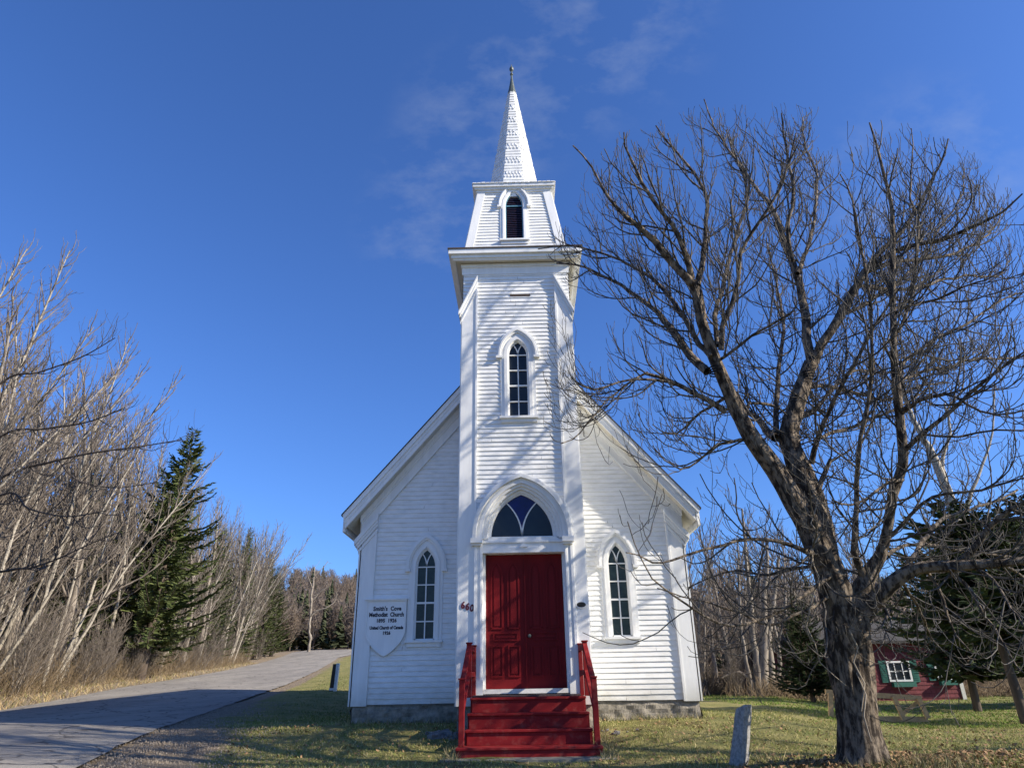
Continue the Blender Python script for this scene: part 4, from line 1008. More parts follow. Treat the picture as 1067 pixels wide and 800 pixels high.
# boughs
CR = np.array([4.0, TY, 6.0])                       # middle of the crown
allb = [limbs[k] for k in ('left', 'middle', 'right', 'low')]
for rows, d0, d1 in fine:
    d1 = d1*1.7 if d1 > 0 else d1
    P, r = plimb(rows, d0, d1); jit = np.cumsum(rng.normal(0, .011, P.shape), axis=0); jit -= np.linspace(0, 1, len(P))[:, None]*jit[-1]*.5
    P = P+jit; allb.append((P, r)); tubes_l.add(P, np.maximum(r, .006), 7)
def spawn(P, r, level, step, s0):
    L = np.concatenate([[0], np.cumsum(np.linalg.norm(np.diff(P, axis=0), axis=1))]); tot = L[-1]; s_ = s0*step*rng.uniform(.3, 1)
    side = rng.uniform(0, 6.28)
    while s_ < tot:
        f = s_/tot; i = min(int(np.searchsorted(L, s_)), len(P)-1); p = np.array([np.interp(s_, L, P[:, k]) for k in range(3)])
        tg = unit(P[min(i+1, len(P)-1)]-P[max(i-1, 0)]); rr = float(np.interp(s_, L, r))
        if rr < (.075, .05, .03)[level-1]:
            side += 2.4+rng.normal(0, .5); a_ = unit(np.cross(tg, [0.13, 0.9, .42])); b_ = np.cross(tg, a_)
            lat = a_*math.cos(side)+b_*math.sin(side)
            ang = R(rng.uniform(28, 58)); d = tg*math.cos(ang)+lat*math.sin(ang)
            outw = unit(p-CR)*np.array([1, .6, .8]); d = unit(d+outw*.30+np.array([0, 0, .10 if p[2] > 3.6 else -.12]))
            endf = 1-.8*f**1.5
            yield p, d, rr, endf
        s_ += step*rng.uniform(.55, 1.45)
def kid(level, p, d, rr, ef):
    L0 = (1.38, .60, .24)[level-1]*rng.uniform(.5, 1.3)*(.38+.72*ef if level == 1 else .8+.2*ef)
    n = (9, 6, 4)[level-1]; r0 = min(rr*.62, (.014, .0075, .0048)[level-1]*rng.uniform(.8, 1.2))
    up = (.30, .5, .8)[level-1]*rng.uniform(.4, 1.5)
    P, _ = polyline(p, d, L0, n, (.13, .16, .2)[level-1], up)
    r = np.linspace(r0, max(r0*.5, .0042), n+1)
    return P, r
cnt = [0, 0, 0]
OUTX = [540, 575, 600, 640, 690, 740, 830, 880, 940, 1000, 1065, 1150]; OUTY = [262, 235, 178, 142, 120, 106, 101, 124, 124, 150, 188, 240]
def pix(P):
    v = np.asarray(P, float)-CAM; z = v@AF; return 533.5+F*(v@AR)/z, 400-F*(v@AU)/z
def keep_twig(P):      # prune shoots that outgrow the rounded crown, and most of those hanging over the nave wall
    x, y = pix(P[-1])
    if y < np.interp(x, OUTX, OUTY): return False
    if x < 565 and y < 470: return False
    if x < 725 and 470 < y and rng.uniform() < .80: return False
    if x > 925 and y > 470 and rng.uniform() < .35: return False
    return True
for P, r in allb:
    for c in spawn(P, r, 1, .245, 1):
        P1, r1 = kid(1, *c)
        if not keep_twig(P1): continue
        tubes_m.add(P1, r1, 5); cnt[0] += 1
        for c2 in spawn(P1, r1, 2, .185, 1):
            P2, r2 = kid(2, *c2)
            if not keep_twig(P2): continue
            tubes_m.add(P2, r2, 4); cnt[1] += 1
            for c3 in spawn(P2, r2, 3, .23, 1):
                P3, r3 = kid(3, *c3); cnt[2] += 1; tubes_t.add(P3, r3, 3) if keep_twig(P3) else None
    # a few fine shoots straight off the bough
    for c2 in spawn(P, r, 2, .34, 1):
        P2, r2 = kid(2, *c2)
        if not keep_twig(P2): continue
        tubes_m.add(P2, r2, 4)
        for c3 in spawn(P2, r2, 3, .22, 1): P3, r3 = kid(3, *c3); tubes_t.add(P3, r3, 3)
print('big tree', cnt)
def shift(tb, loc):
    V, Fq = tb.arrays(); return V-np.array(loc), Fq
for nm, tb in (('bough', tubes_l), ('branches', tubes_m), ('twigs', tubes_t)):
    V, Fq = shift(tb, big.location); o = np_mesh(nm, V, Fq, M['twig'] if nm != 'bough' else M['bark'], big)
# pale dead climber stems on the trunk, straps round the limbs
vt = Tubes()
for rows in ([(846, 560, 3), (843, 585, 4), (852, 600, 3), (846, 625, 4), (842, 650, 4), (852, 668, 3), (856, 690, 3), (872, 705, 2.4), (884, 714, 2)],
             [(851, 520, 3), (846, 545, 4), (853, 556, 4), (846, 570, 5), (850, 588, 3)], [(860, 500, 2), (853, 520, 3), (870, 535, 3), (880, 552, 3)],
             [(893, 700, 3), (903, 722, 4), (900, 745, 4), (906, 770, 3)], [(884, 655, 4), (897, 672, 5), (893, 690, 4), (906, 712, 5), (902, 740, 3)],
             [(770, 392, 2.5), (768, 412, 3), (776, 428, 3), (786, 440, 3), (784, 462, 2.5)], [(802, 440, 2), (815, 470, 2.4), (838, 492, 2.4), (850, 512, 2), (862, 530, 2)]):
    P, r = plimb(rows, -.26, -.30); P = P+np.cumsum(rng.normal(0, .014, P.shape), axis=0); vt.add(P, r*.45, 6)
V, Fq = shift(vt, big.location); np_mesh('climber_stem', V, Fq, M['vine'], big)
for (px_, py_, dd, rad) in ((746, 386, -.40, .098), (842, 391, .42, .105)):
    p = at(px_, py_, TY+dd)-np.array(big.location); sm = MB()
    for q in (-.06, -.02, .02):
        for k in range(20):
            a0, a1 = k*math.pi/10, (k+1)*math.pi/10
            P4 = [(p[0]+(rad)*math.cos(t_), p[1]+rad*math.sin(t_), p[2]+q+z_) for z_ in (0, .022) for t_ in (a0, a1)]
            sm.face([P4[0], P4[1], P4[3], P4[2]])
    sm.build('brace_strap', M['strap'], big)

# ------------------------------------------------------------------ bare woodland trees
def bare_proto(h, lean, seed, spread=.32, trunks=1, r0=.11, dens=1.0, bark='birch', crown_from=.30, up=.22):
    global rng; keep = rng; rng = np.random.default_rng(seed)
    tt, tb = Tubes(), Tubes()
    for q in range(trunks):
        b0 = np.array([rng.normal(0, .14), rng.normal(0, .14), -.25]) if trunks > 1 else np.array([0, 0, -.25])
        d = unit([lean[0]+rng.normal(0, .09 if trunks > 1 else .02), lean[1]+rng.normal(0, .09 if trunks > 1 else .02), 1])
        hh = h*(rng.uniform(.75, 1.05) if q else 1); rb = r0*(rng.uniform(.55, .9) if q else 1)
        P, _ = polyline(b0, d, hh, 16, .05, .05); r = np.linspace(rb, rb*.12, 17); tt.add(P, r, 8)
        L = np.linspace(0, hh, 17); s_ = hh*crown_from*rng.uniform(.6, 1); side = rng.uniform(0, 6)
        while s_ < hh*.99:
            f = s_/hh; p = np.array([np.interp(s_, L, P[:, k]) for k in range(3)]); side += 2.4+rng.normal(0, .5)
            i = min(int(f*16), 15); tg = unit(P[i+1]-P[i]); ang = R(rng.uniform(26, 52)*(1-.35*f))
            a_ = unit(np.cross(tg, [.2, .9, .1])); b_ = np.cross(tg, a_); lat = a_*math.cos(side)+b_*math.sin(side)
            d = unit(tg*math.cos(ang)+lat*math.sin(ang)+np.array([lean[0], lean[1], 0])*.6)
            l1 = hh*spread*(1.08-f)*rng.uniform(.5, 1.2)+.5; n = 8
            P1, _ = polyline(p, d, l1, n, .10, up); r1 = np.linspace(min(rb*.45, .012+l1*.009), .006, n+1); tb.add(P1, r1, 5)
            m = int(l1/.30*dens)
            for k in range(m):
                g = (k+rng.uniform(.2, 1))/m; j = min(int(g*n), n-1); p2 = P1[j]+(P1[j+1]-P1[j])*(g*n-j); t1 = unit(P1[j+1]-P1[j])
                d2 = unit(t1+rng.normal(0, .55, 3)+np.array([0, 0, .15])); l2 = (.25+.28*l1*(1-g))*rng.uniform(.6, 1.4)
                P2, _ = polyline(p2, d2, l2, 4, .12, .25); tb.add(P2, np.linspace(.0075, .005, 5), 3)
                for k3 in range(max(1, int(l2/.22*dens))):
                    j3 = rng.integers(0, 4); d3 = unit(unit(P2[j3+1]-P2[j3])+rng.normal(0, .5, 3)+np.array([0, 0, .1]))
                    P3, _ = polyline(P2[j3], d3, l2*rng.uniform(.4, .8), 2, .12, .2); tb.add(P3, np.array([.006, .005, .0042]), 3)
            s_ += rng.uniform(.12, .34)/dens*(1.2 if s_ < hh*.5 else .85)
    rng = keep
    return tt.arrays(), tb.arrays()
PROTO = {}
def mk_proto(key, **k):
    (tv, tf), (bv, bf) = bare_proto(**k); PROTO[key] = ((tv, tf), (bv, bf), k.get('bark', 'birch'))
mk_proto('b1', h=13, lean=(.18, -.02), seed=1, spread=.26, crown_from=.34, dens=.8)
mk_proto('b2', h=12, lean=(.24, -.05), seed=2, spread=.24, trunks=2, r0=.08, crown_from=.30, dens=.8)
mk_proto('b3', h=15, lean=(.10, 0), seed=3, spread=.25, r0=.13, crown_from=.32, dens=.95)
mk_proto('b4', h=10.5, lean=(.15, .05), seed=4, spread=.26, trunks=3, r0=.08, crown_from=.34, dens=.75)
mk_proto('g1', h=9.5, lean=(.05, 0), seed=5, spread=.34, r0=.12, dens=.85, bark='greybark')
mk_proto('g2', h=8, lean=(-.05, .05), seed=6, spread=.36, trunks=3, r0=.08, dens=.85, bark='greybark')
mk_proto('g3', h=10.5, lean=(.02, -.03), seed=8, spread=.30, trunks=2, r0=.10, dens=.85, bark='greybark')
mk_proto('s1', h=4.5, lean=(.08, 0), seed=11, spread=.42, trunks=5, r0=.035, bark='greybark', crown_from=.12)
mk_proto('s2', h=3.6, lean=(.12, -.05), seed=12, spread=.45, trunks=6, r0=.03, bark='greybark', crown_from=.10)
_first = {}
def place_bare(key, x, y, s, rz=0, label='', group=None, name='bare_tree', cat='tree', z=None, sz=None):
    loc = (x, y, gz(x, y) if z is None else z)
    if key not in _first:
        t_, b_, bk = PROTO[key]; r_ = empty(name); np_mesh('trunk', *t_, M[bk], r_); np_mesh('crown', *b_, M['birchtwig'], r_); _first[key] = r_
    else: r_ = copy_tree(_first[key])
    r_.name = name; r_.location = loc; r_.rotation_euler = (0, 0, rz); r_.scale = (s, s, s if sz is None else sz); tag(r_, label, cat, group); return r_

# spruces -------------------------------------------------------------------
def spruce(name, h, rad, seed, needle, base_z=.6, dens=1.0, droop=.25, jag=.35, twl=.30, lean=0.0):
    global rng; keep = rng; rng = np.random.default_rng(seed)
    tt = Tubes(); Pt, _ = polyline((0, 0, -.3), (lean, 0, 1), h*.99, 14, .015, .02); tt.add(Pt, np.linspace(.035+h*.017, .012, 15), 9)
    br_ = Tubes(); V, Fc = [], []; nv_ = 0; z = base_z
    while z < h*.985:
        f = (z-base_z)/(h-base_z); reach = rad*(1-f)**.78*(.72+.28*min(1, f*6+.3)); n = max(3, int(6*dens*(1-f*.4)))
        a0 = rng.uniform(0, 6.28)
        for k in range(n):
            an = a0+k*2*math.pi/n+rng.normal(0, .25); l = reach*rng.uniform(1-jag, 1.12)+.10
            d = np.array([math.cos(an), math.sin(an), .25*f-droop*(1-f)+rng.normal(0, .07)]); px_ = np.interp(z, Pt[:, 2], Pt[:, 0]); py_ = np.interp(z, Pt[:, 2], Pt[:, 1])
            P, _ = polyline((px_, py_, z), d, l, 5, .05, .28); br_.add(P, np.linspace(.010+.008*l, .005, 6), 4)
            m = int(l/.052*dens)
            for q in range(m):
                g = .12+.88*(q+rng.uniform(0, 1))/m; j = min(int(g*5), 4); p = P[j]+(P[j+1]-P[j])*(g*5-j); tg = unit(P[j+1]-P[j])
                sd = np.array([-tg[1], tg[0], 0])*(1 if q % 2 else -1); sd = unit(sd); ln = twl*(.45+.75*(1-g))*rng.uniform(.6, 1.3)*min(1, .5+l*.4)
                dd = unit(tg*.75+sd*rng.uniform(.45, 1.0)+np.array([0, 0, rng.normal(-.12, .22)])); wv = unit(np.cross(dd, [0, 0, 1.])+np.array([0, 0, rng.normal(0, .5)]))*ln*.17
                e_ = p+dd*ln; mdl = p+dd*ln*.45+np.array([0, 0, -.012])
                V += [p, mdl+wv, e_, mdl-wv]; Fc.append((nv_, nv_+1, nv_+2, nv_+3)); nv_ += 4
                if q % 2 == 0:
                    w2 = np.cross(unit(wv), dd)*ln*.15; V += [p, mdl+w2, e_, mdl-w2]; Fc.append((nv_, nv_+1, nv_+2, nv_+3)); nv_ += 4
        z += rng.uniform(.09, .17)*(h/8)**.5/dens**.3
    rng = keep
    r_ = empty(name); V1, F1 = tt.arrays(); np_mesh('trunk', V1, F1, M['trunk_dark'], r_)
    V2, F2 = br_.arrays(); b_ = np_mesh('branches', V2, F2, M['trunk_dark'], r_); np_mesh('needles', np.array(V), np.array(Fc), M[needle], r_, smooth=False)
    return r_

big_spruce = spruce('spruce_tree', 14.3, 4.4, 21, 'needle', 1.6, .85, .14, .68, .55)
p = at(197, 690, 21); big_spruce.location = (-20.4, 26, gz(-20.4, 26)); tag(big_spruce, 'tallest dark spruce tree standing at the far side of the road, above the birches', 'tree')
GSP = 'spruces at the left roadside'
mid_spruce = spruce('spruce_tree', 12.5, 2.9, 22, 'needle', .8, 1.0, .25, .35, .36)
mid_spruce.location = (-31.0, 72, gz(-31.0, 72)); tag(mid_spruce, 'narrow pointed spruce, right hand one of the roadside spruces beyond the tallest', 'tree', GSP)
c = copy_tree(mid_spruce); c.location = (-29.6, 61, gz(-29.6, 61)); c.scale = (1.0, 1.0, 1.1); c.rotation_euler = (0, 0, 2); tag(c, 'pointed spruce half hidden between the tallest spruce and the road bend', 'tree', GSP)
c = copy_tree(mid_spruce); c.location = (-23.0, 21, gz(-23.0, 21)); c.scale = (1.1, 1.1, .86); c.rotation_euler = (0, 0, 4); tag(c, 'dark spruce behind the birches just left of the tallest spruce', 'tree', GSP)
c = copy_tree(mid_spruce); c.location = (-24.5, 14, gz(-24.5, 14)); c.scale = (1.2, 1.2, .72); c.rotation_euler = (0, 0, 5); tag(c, 'low dark spruce at the far left behind the thick of the birch trunks', 'tree', GSP)

for x_, y_, s_, sz_, rz_, lb in ((-22.6, 29.5, .95, .80, 1.0, 'low dark spruce crowding the right foot of the tallest spruce'), (-24.5, 25.0, 1.15, .98, 2.0, 'full dark spruce just behind and left of the tallest spruce'), (-27.0, 48.0, 1.0, .92, 3.3, 'first spruce to the right of the tallest one, half screened by bare trees'), (-32.5, 80.0, 1.0, .92, .6, 'last spruce by the road, nearest its far bend')):
    c = copy_tree(mid_spruce); c.location = (x_, y_, gz(x_, y_)); c.scale = (s_, s_, sz_); c.rotation_euler = (0, 0, rz_); tag(c, lb, 'tree', GSP)

# birches and other bare trees along the left of the road (x, y, key, scale, turn)
GB = 'leafless trees along the left side of the road'
wood = []
q = np.random.default_rng(5)
keys = ['b1', 'b2', 'b3', 'b4', 'b3', 'g1', 'g3', 'g1']
def proj(P):
    v = np.array(P, float)-CAM; z = v@AF; return 533.5+F*(v@AR)/z, 400-F*(v@AU)/z
PH = {'b1': (13, .18), 'b2': (12, .24), 'b3': (15, .10), 'b4': (10.5, .15), 'g1': (9.5, .05), 'g3': (10.5, .02), 'g2': (8, -.05)}
yy0 = 4.5
while yy0 < 84:
    for row in range(4):
        x_ = float(road_l(yy0))-2.0-row*1.7-q.uniform(0, 1.5); y_ = yy0+q.uniform(-.8, .8); k_ = keys[int(q.integers(0, 8))]; rz_ = q.normal(0, .7); z0_ = gz(x_, y_); h_ = 11.0
        for it in range(5):         # height of the wood at this place
            lx = PH[k_][1]*math.cos(rz_); px_, _ = proj((x_+lx*h_, y_, z0_+h_))
            py_ = float(np.interp(px_, [-60, 0, 35, 62, 100, 150, 175, 205, 240, 265, 300, 330], [240, 246, 250, 335, 368, 405, 440, 480, 532, 535, 560, 600]))
            h_ = min(17.0, max(5.5, .5*h_+.5*(float(at(px_, py_, y_)[2])-z0_)))
        wood.append((x_, y_, k_, h_*q.uniform(.80, 1.06)/PH[k_][0]/(1+.0), rz_))
    yy0 += q.uniform(1.5, 2.4)*(1 if yy0 < 25 else 1.6)
wood.sort(key=lambda t_: t_[1])
for i, (x_, y_, k_, s_, rz_) in enumerate(wood):
    if k_[0] == 'g': rz_ += 0
    kind = {'b1': 'slightly leaning one-stemmed birch', 'b2': 'leaning two-stemmed birch', 'b3': 'tall straight birch', 'b4': 'slender three-stemmed birch', 'g3': 'grey two-stemmed bare tree', 'g1': 'grey upright bare tree'}[k_]
    zone = ('at the left picture edge' if y_ < 9 else 'left of the spruces' if y_ < 19 else 'around the foot of the tallest spruce' if y_ < 29 else 'beside the road before its bend' if y_ < 42 else 'near the far bend of the road')
    place_bare(k_, x_, y_, s_, rz_, f'{kind} across the road, {zone}', GB, 'birch_tree' if k_[0] == 'b' else 'bare_tree')
# tall ones at the left edge
for x_, y_, k_, s_, rz_, lb in ((-20.2, 10.2, 'b3', 1.12, .3, 'tallest white birch reaching highest at the left picture edge'), (-18.4, 13.5, 'b1', 1.05, -.2, 'tall pale birch leaning over the verge, second highest at the left edge')):
    place_bare(k_, x_, y_, s_, rz_, lb, GB, 'birch_tree')
# thickets at the wood's edge
GS = 'bare shrubs at the foot of the roadside wood'
yy0 = 3.0
while yy0 < 80:
    x_ = float(road_l(yy0))-1.4-q.uniform(0, 1.2); k_ = ['s1', 's2'][int(q.integers(0, 2))]
    zone = ('under the birches at the left edge' if yy0 < 10 else 'below the tallest spruce' if yy0 < 26 else 'by the road before the bend')
    place_bare(k_, x_, yy0, q.uniform(.55, .85), q.uniform(-.6, .6), f'{"tangled grey" if k_ == "s1" else "low spreading"} bare shrub {zone}', GS, 'bare_shrub', 'shrub')
    yy0 += q.uniform(1.1, 1.9)*(1.2 if yy0 < 25 else 2.4)
# near tree at the left whose dark boughs reach in
near = empty('bare_tree', (-17.8, 6.6, gz(-17.8, 6.6))); tag(near, 'dark spreading bare tree whose boughs reach in at the left edge', 'tree')
nt_, nb_ = Tubes(), Tubes()
P, r = resample([(-17.8, 6.6, gz(-17.8, 6.6)-.2), (-17.7, 6.5, 3), (-17.9, 6.3, 5.5), (-17.6, 6.4, 8)], [.2, .17, .13, .08], .3); nt_.add(P, r, 10)
def nlimb(rows, dy1, base):
    P, rr = [np.array(base, float)], [.06]
    n = len(rows)
    for i, (px, py, wp) in enumerate(rows):
        p = at(px, py, 6.3+dy1*(i+1)/n); P.append(p); rr.append(wp/2*.55*float((p-CAM)@AF)/F)
    return resample(P, rr, .25)
for rows, d1, b_ in (([(0, 498, 5), (50, 482, 4.6), (95, 472, 3.6), (140, 466, 2.6), (190, 458, 1.6)], -1.2, (-17.8, 6.3, 5.0)), ([(0, 455, 4), (45, 447, 3.4), (90, 440, 2.6), (130, 425, 1.8)], -2, (-17.7, 6.4, 6.0)),
                     ([(0, 516, 4), (30, 530, 3.4), (70, 538, 2.6), (110, 532, 1.8)], -2.4, (-17.8, 6.3, 4.4)), ([(0, 596, 4), (30, 592, 3.4), (60, 582, 2.8), (95, 566, 2), (130, 552, 1.4)], -2.5, (-17.8, 6.5, 3.2)),
                     ([(0, 400, 4), (40, 388, 3), (85, 372, 2.4), (120, 352, 1.6)], -.6, (-17.8, 6.4, 7.0)), ([(60, 478, 3), (80, 500, 2.4), (120, 508, 1.8), (165, 502, 1.2)], -1.8, at(60, 479, 6.0))):
    P, r = nlimb(rows, d1, b_); nt_.add(P, r, 6)
    for c in spawn(P, np.minimum(r, .08), 1, .30, 1):
        P1, r1 = kid(1, *c); nb_.add(P1, r1*1.2, 4)
        for c2 in spawn(P1, r1, 2, .2, 1): P2, r2 = kid(2, *c2); nb_.add(P2, r2, 3)
for nm, tb in (('trunk', nt_), ('crown', nb_)):
    V, Fq = shift(tb, near.location); np_mesh(nm, V, Fq, M['trunk_dark' if nm == 'trunk' else 'twig'], near)
# broken pale tree at the road bend
snag = empty('dead_tree', (-27.0, 90, 5.6)); tag(snag, 'pale dead trunk with one bent limb beside the far bend of the road', 'tree')
st_ = Tubes()
def slimb(rows):
    P, r = [], []
    for px, py, wp in rows: p = at(px, py, 90); P.append(p); r.append(wp/2*.62*float((p-CAM)@AF)/F)
    P, r = resample(P, r, .4); return P+np.cumsum(rng.normal(0, .06, P.shape), axis=0)*np.array([1, 1, .1]), r*rng.uniform(.8, 1.2, len(r))
snag.location = tuple(at(322, 678, 90))
for rows in ([(321, 682, 5), (323, 650, 4.6), (325, 630, 4), (326, 610, 3), (327, 590, 2)], [(324, 642, 3), (331, 636, 3.2), (340, 633, 2.6), (348, 627, 1.6), (352, 618, 1)], [(326, 625, 2.4), (334, 616, 2), (343, 611, 1.2)], [(326, 612, 2), (320, 600, 1.4), (318, 590, 1)], [(327, 600, 1.6), (334, 592, 1.2), (338, 584, .8)]):
    P, r = slimb(rows); st_.add(P, r, 6)
    for k in range(0, len(P), 2):
        P2, _ = polyline(P[k], unit(rng.normal(0, 1, 3)+np.array([0, 0, .6])), rng.uniform(.6, 1.6), 4, .2, .2); st_.add(P2, np.linspace(.025, .012, 5), 3)
V, Fq = shift(st_, snag.location); np_mesh('trunk', V, Fq, M['greybark'], snag)

# right-hand background: bare trees behind the lawn
GR = 'leafless trees behind the lawn on the right'
spots = [(8.2, 21.5, 'g1', .80), (9.6, 20.4, 'g2', .85), (11.0, 22.0, 'g3', .78), (12.3, 21.0, 'g1', .84), (9.0, 24.5, 'g3', .82), (13.6, 22.8, 'g2', .98), (7.6, 25.5, 'g1', .86), (10.7, 26.0, 'g1', .98), (14.8, 25.0, 'g3', .86),
         (16.5, 26.2, 'g1', .95), (12.6, 28.0, 'g3', .95), (18.6, 27.0, 'g2', 1.05), (21.0, 28.5, 'g1', .98), (23.2, 27.5, 'g3', .92), (25.6, 29.5, 'g1', 1.05), (9.2, 30.0, 'g2', 1.15), (16.0, 31.0, 'g3', 1.05), (19.8, 32.5, 'g1', 1.12), (28.5, 30.0, 'g3', 1.0), (14.0, 34.5, 'g1', 1.2), (23.5, 34.5, 'g3', 1.15), (31.5, 33, 'g1', 1.15),
         (6.6, 29.5, 'g3', 1.0), (11.4, 31.8, 'g1', 1.1), (7.6, 33.5, 'g1', 1.15)]
for i, (x_, y_, k_, s_) in enumerate(spots):
    kind = {'g1': 'single-stemmed grey bare tree', 'g2': 'three-stemmed bushy bare tree', 'g3': 'two-stemmed bare tree'}[k_]
    zone = 'just right of the church' if x_/(y_+12.8) < .28 else 'between church and big tree' if x_/(y_+12.8) < .38 else 'behind the big tree' if x_/(y_+12.8) < .50 else 'above the right evergreens'
    dpt = 'at the lawn edge' if y_ < 24 else 'in the middle of the thicket' if y_ < 29.5 else 'at the back of the thicket'
    place_bare(k_, x_, y_, s_, q.uniform(0, 6.28), f'{kind} {zone}, {dpt}', GR)
for i, (x_, y_, k_, s_) in enumerate([(7.8, 19.6, 's2', .8), (9.0, 19.0, 's1', .62), (10.4, 19.8, 's2', .9), (12.9, 19.4, 's1', .66), (14.2, 20.2, 's2', .8), (6.9, 21.6, 's1', .8), (8.4, 17.2, 's2', .5), (19.5, 23, 's2', .9), (22.5, 24, 's1', .9), (17, 22.6, 's2', .8)]):
    place_bare(k_, x_, y_, s_, q.uniform(0, 6.28), ('upright' if k_ == 's1' else 'low tangled')+' bare shrub '+('at the edge of the right lawn beside the church' if x_ < 11.5 else 'in front of the wood by the red house'), 'bare shrubs at the edge of the right lawn', 'bare_shrub', 'shrub')
# the clump of old pale stems by the lawn, leaning pale trunk behind the big tree
clump = empty('old_tree_clump', (10.9, 15.6, gz(10.9, 15.6))); tag(clump, 'clump of old split pale trunks with tangled dead branches behind the granite post', 'tree')
ct, cb = Tubes(), Tubes()
def climb(rows, Y=17.5, tb=ct, sp=.5):
    P, r = [], []
    for px, py, wp in rows: p = at(px, py, Y); P.append(p); r.append(wp/2*float((p-CAM)@AF)/F)
    P, r = resample(P, r, .3); P = P+rng.normal(0, .015, P.shape); tb.add(P, r, 7)
    for k in range(2, len(P)):
        if rng.uniform() < sp:
            P1, _ = polyline(P[k], unit(rng.normal(0, 1, 3)+np.array([0, 0, .7])), rng.uniform(.5, 1.8), 6, .18, .2); cb.add(P1, np.linspace(min(r[k]*.5, .02), .006, 7), 4)
            for j in range(4): P2, _ = polyline(P1[rng.integers(1, 6)], unit(rng.normal(0, 1, 3)+np.array([0, 0, .5])), rng.uniform(.2, .7), 3, .2, .2); cb.add(P2, np.linspace(.007, .005, 4), 3)
clump.location = tuple(at(795, 724, 17.5))
for rows in ([(792, 732, 10), (789, 690, 8), (784, 660, 6), (783, 630, 5), (779, 600, 4), (776, 560, 3), (773, 530, 2)], [(797, 732, 13), (796, 690, 10), (797, 655, 8), (796, 625, 6), (800, 590, 4), (798, 560, 2.6)], [(803, 732, 11), (804, 695, 8), (800, 668, 7), (805, 640, 6), (808, 610, 4), (812, 580, 3)],
             [(806, 732, 6), (812, 700, 5), (811, 675, 4), (806, 650, 3)], [(786, 732, 6), (778, 690, 4), (772, 650, 3), (770, 600, 2), (768, 560, 1.4)], [(800, 722, 4), (820, 700, 3), (836, 680, 2)], [(790, 715, 4), (770, 700, 3), (752, 706, 2)]): climb(rows)
for nm, tb in (('trunk', ct), ('branches', cb)):
    V, Fq = shift(tb, clump.location); np_mesh(nm, V, Fq, M['greybark'] if nm == 'trunk' else M['birchtwig'], clump)
lt = empty('leaning_tree', tuple(at(1012, 640, 16))); tag(lt, 'pale leaning trunk seen through the branches of the big tree, above the evergreens', 'tree')
ct, cb = Tubes(), Tubes()
for rows in ([(1016, 660, 13), (1003, 575, 12), (990, 520, 10), (974, 480, 8), (960, 452, 6), (948, 428, 4.5), (938, 400, 3), (932, 380, 2)], [(990, 520, 6), (982, 480, 4), (990, 450, 3), (984, 420, 2)], [(1003, 560, 6), (1010, 520, 4), (1022, 490, 3), (1034, 450, 2), (1036, 400, 1.4)]): climb(rows, 16, ct, .8)
for nm, tb in (('trunk', ct), ('branches', cb)):
    V, Fq = shift(tb, lt.location); np_mesh(nm, V, Fq, M['birch'] if nm == 'trunk' else M['birchtwig'], lt)

# evergreens on the right
def place_copy(src, x, y, s, rz, label, group=None, sz=None):
    c = copy_tree(src) if src.get('used') else src; src['used'] = 1
    c.location = (x, y, gz(x, y)); c.scale = (s, s, s if sz is None else sz); c.rotation_euler = (0, 0, rz); tag(c, label, 'tree', group)
    if 'used' in c and c is not src: del c['used']
    return c
GE = 'dark evergreens on the right'
old = spruce('spruce_tree', 4.7, 2.75, 31, 'needle_dark', 2.0, 1.0, .30, .65, .45)
# trees standing outside the picture on the right, whose shade dapples the tower and the lawn
place_bare('g1', 14.6, -5.0, 1.25, 1.0, 'tall bare tree standing outside the right picture edge', None, sz=1.85)
place_copy(old, 10.35, 3.1, 1.0, .4, 'dark spreading evergreen with bare lower trunk, right of the red house windows', GE)
place_copy(old, 11.7, 3.6, 1.02, 2.6, 'dark evergreen with thick reddish trunk at the right picture edge', GE)
tall = spruce('spruce_tree', 5.3, 2.3, 33, 'needle_dark', 1.0, 1.0, .25, .6, .40)
place_copy(tall, 13.2, 9.5, 1.0, 1.0, 'evergreen behind the low bough of the big tree, over the red house roof', GE)
place_copy(tall, 16.6, 10.8, 1.05, 3.0, 'evergreen behind the two front evergreens, right of the red house', GE)
place_copy(tall, 19.8, 12.5, 1.1, 5.0, 'farthest right evergreen in the second row', GE)
smallc = spruce('spruce_tree', 3.4, 1.35, 35, 'needle_dark', .35, 1.3, .22, .25, .26)
place_copy(smallc, 9.9, 13.2, 1.05, 0, 'small bushy spruce between the pale trunk clump and the big tree', GE)
for k_ in (old, tall, smallc):
    if 'used' in k_: del k_['used']

# ------------------------------------------------------------------ red house
hx0, hx1, hy, hz = 10.55, 16.1, 18.0, .10
def HP(px, py, Y=18.0): return at(px, py, Y)
hA, hB = HP(873, 728), HP(1004, 729)
house = empty('red_house', (float(hA[0]), hy, .12)); tag(house, 'low dark red shingled house with green shutters behind the evergreens', 'house')
hx0, hx1 = float(hA[0]), float(hB[0])+.1
def hb(mb, name, m, parent=None):
    o = mb.build(name, m, None); o.parent = parent or house
    if parent is None: o.matrix_parent_inverse = Matrix.Translation(-house.location)
    return o
hf = Fr((0, hy, 0))
wl = MB(); wl.box(hx0, hx1, hy, hy+5.5, -.2, 2.55); wl.box(hx0-2.6, hx0-.02, hy+1.2, hy+5, -.2, 2.2)
for xe, sg_ in ((hx0, -1), (hx1, 1)): wl.prism(Fr((xe, hy, 0), (0, 1, 0), (0, 0, 1), (sg_, 0, 0)), [(0, 2.5), (5.5, 2.5), (2.75, 3.35)], -.05, 0)
k = -.02
while k < 2.5:      # courses of wall shingles
    wl.hexa([(hx0+.0, hy-.018, k), (hx1, hy-.018, k), (hx1, hy, k), (hx0, hy, k), (hx0, hy-.004, k+.155), (hx1, hy-.004, k+.155), (hx1, hy, k+.155), (hx0, hy, k+.155)]); k += .16
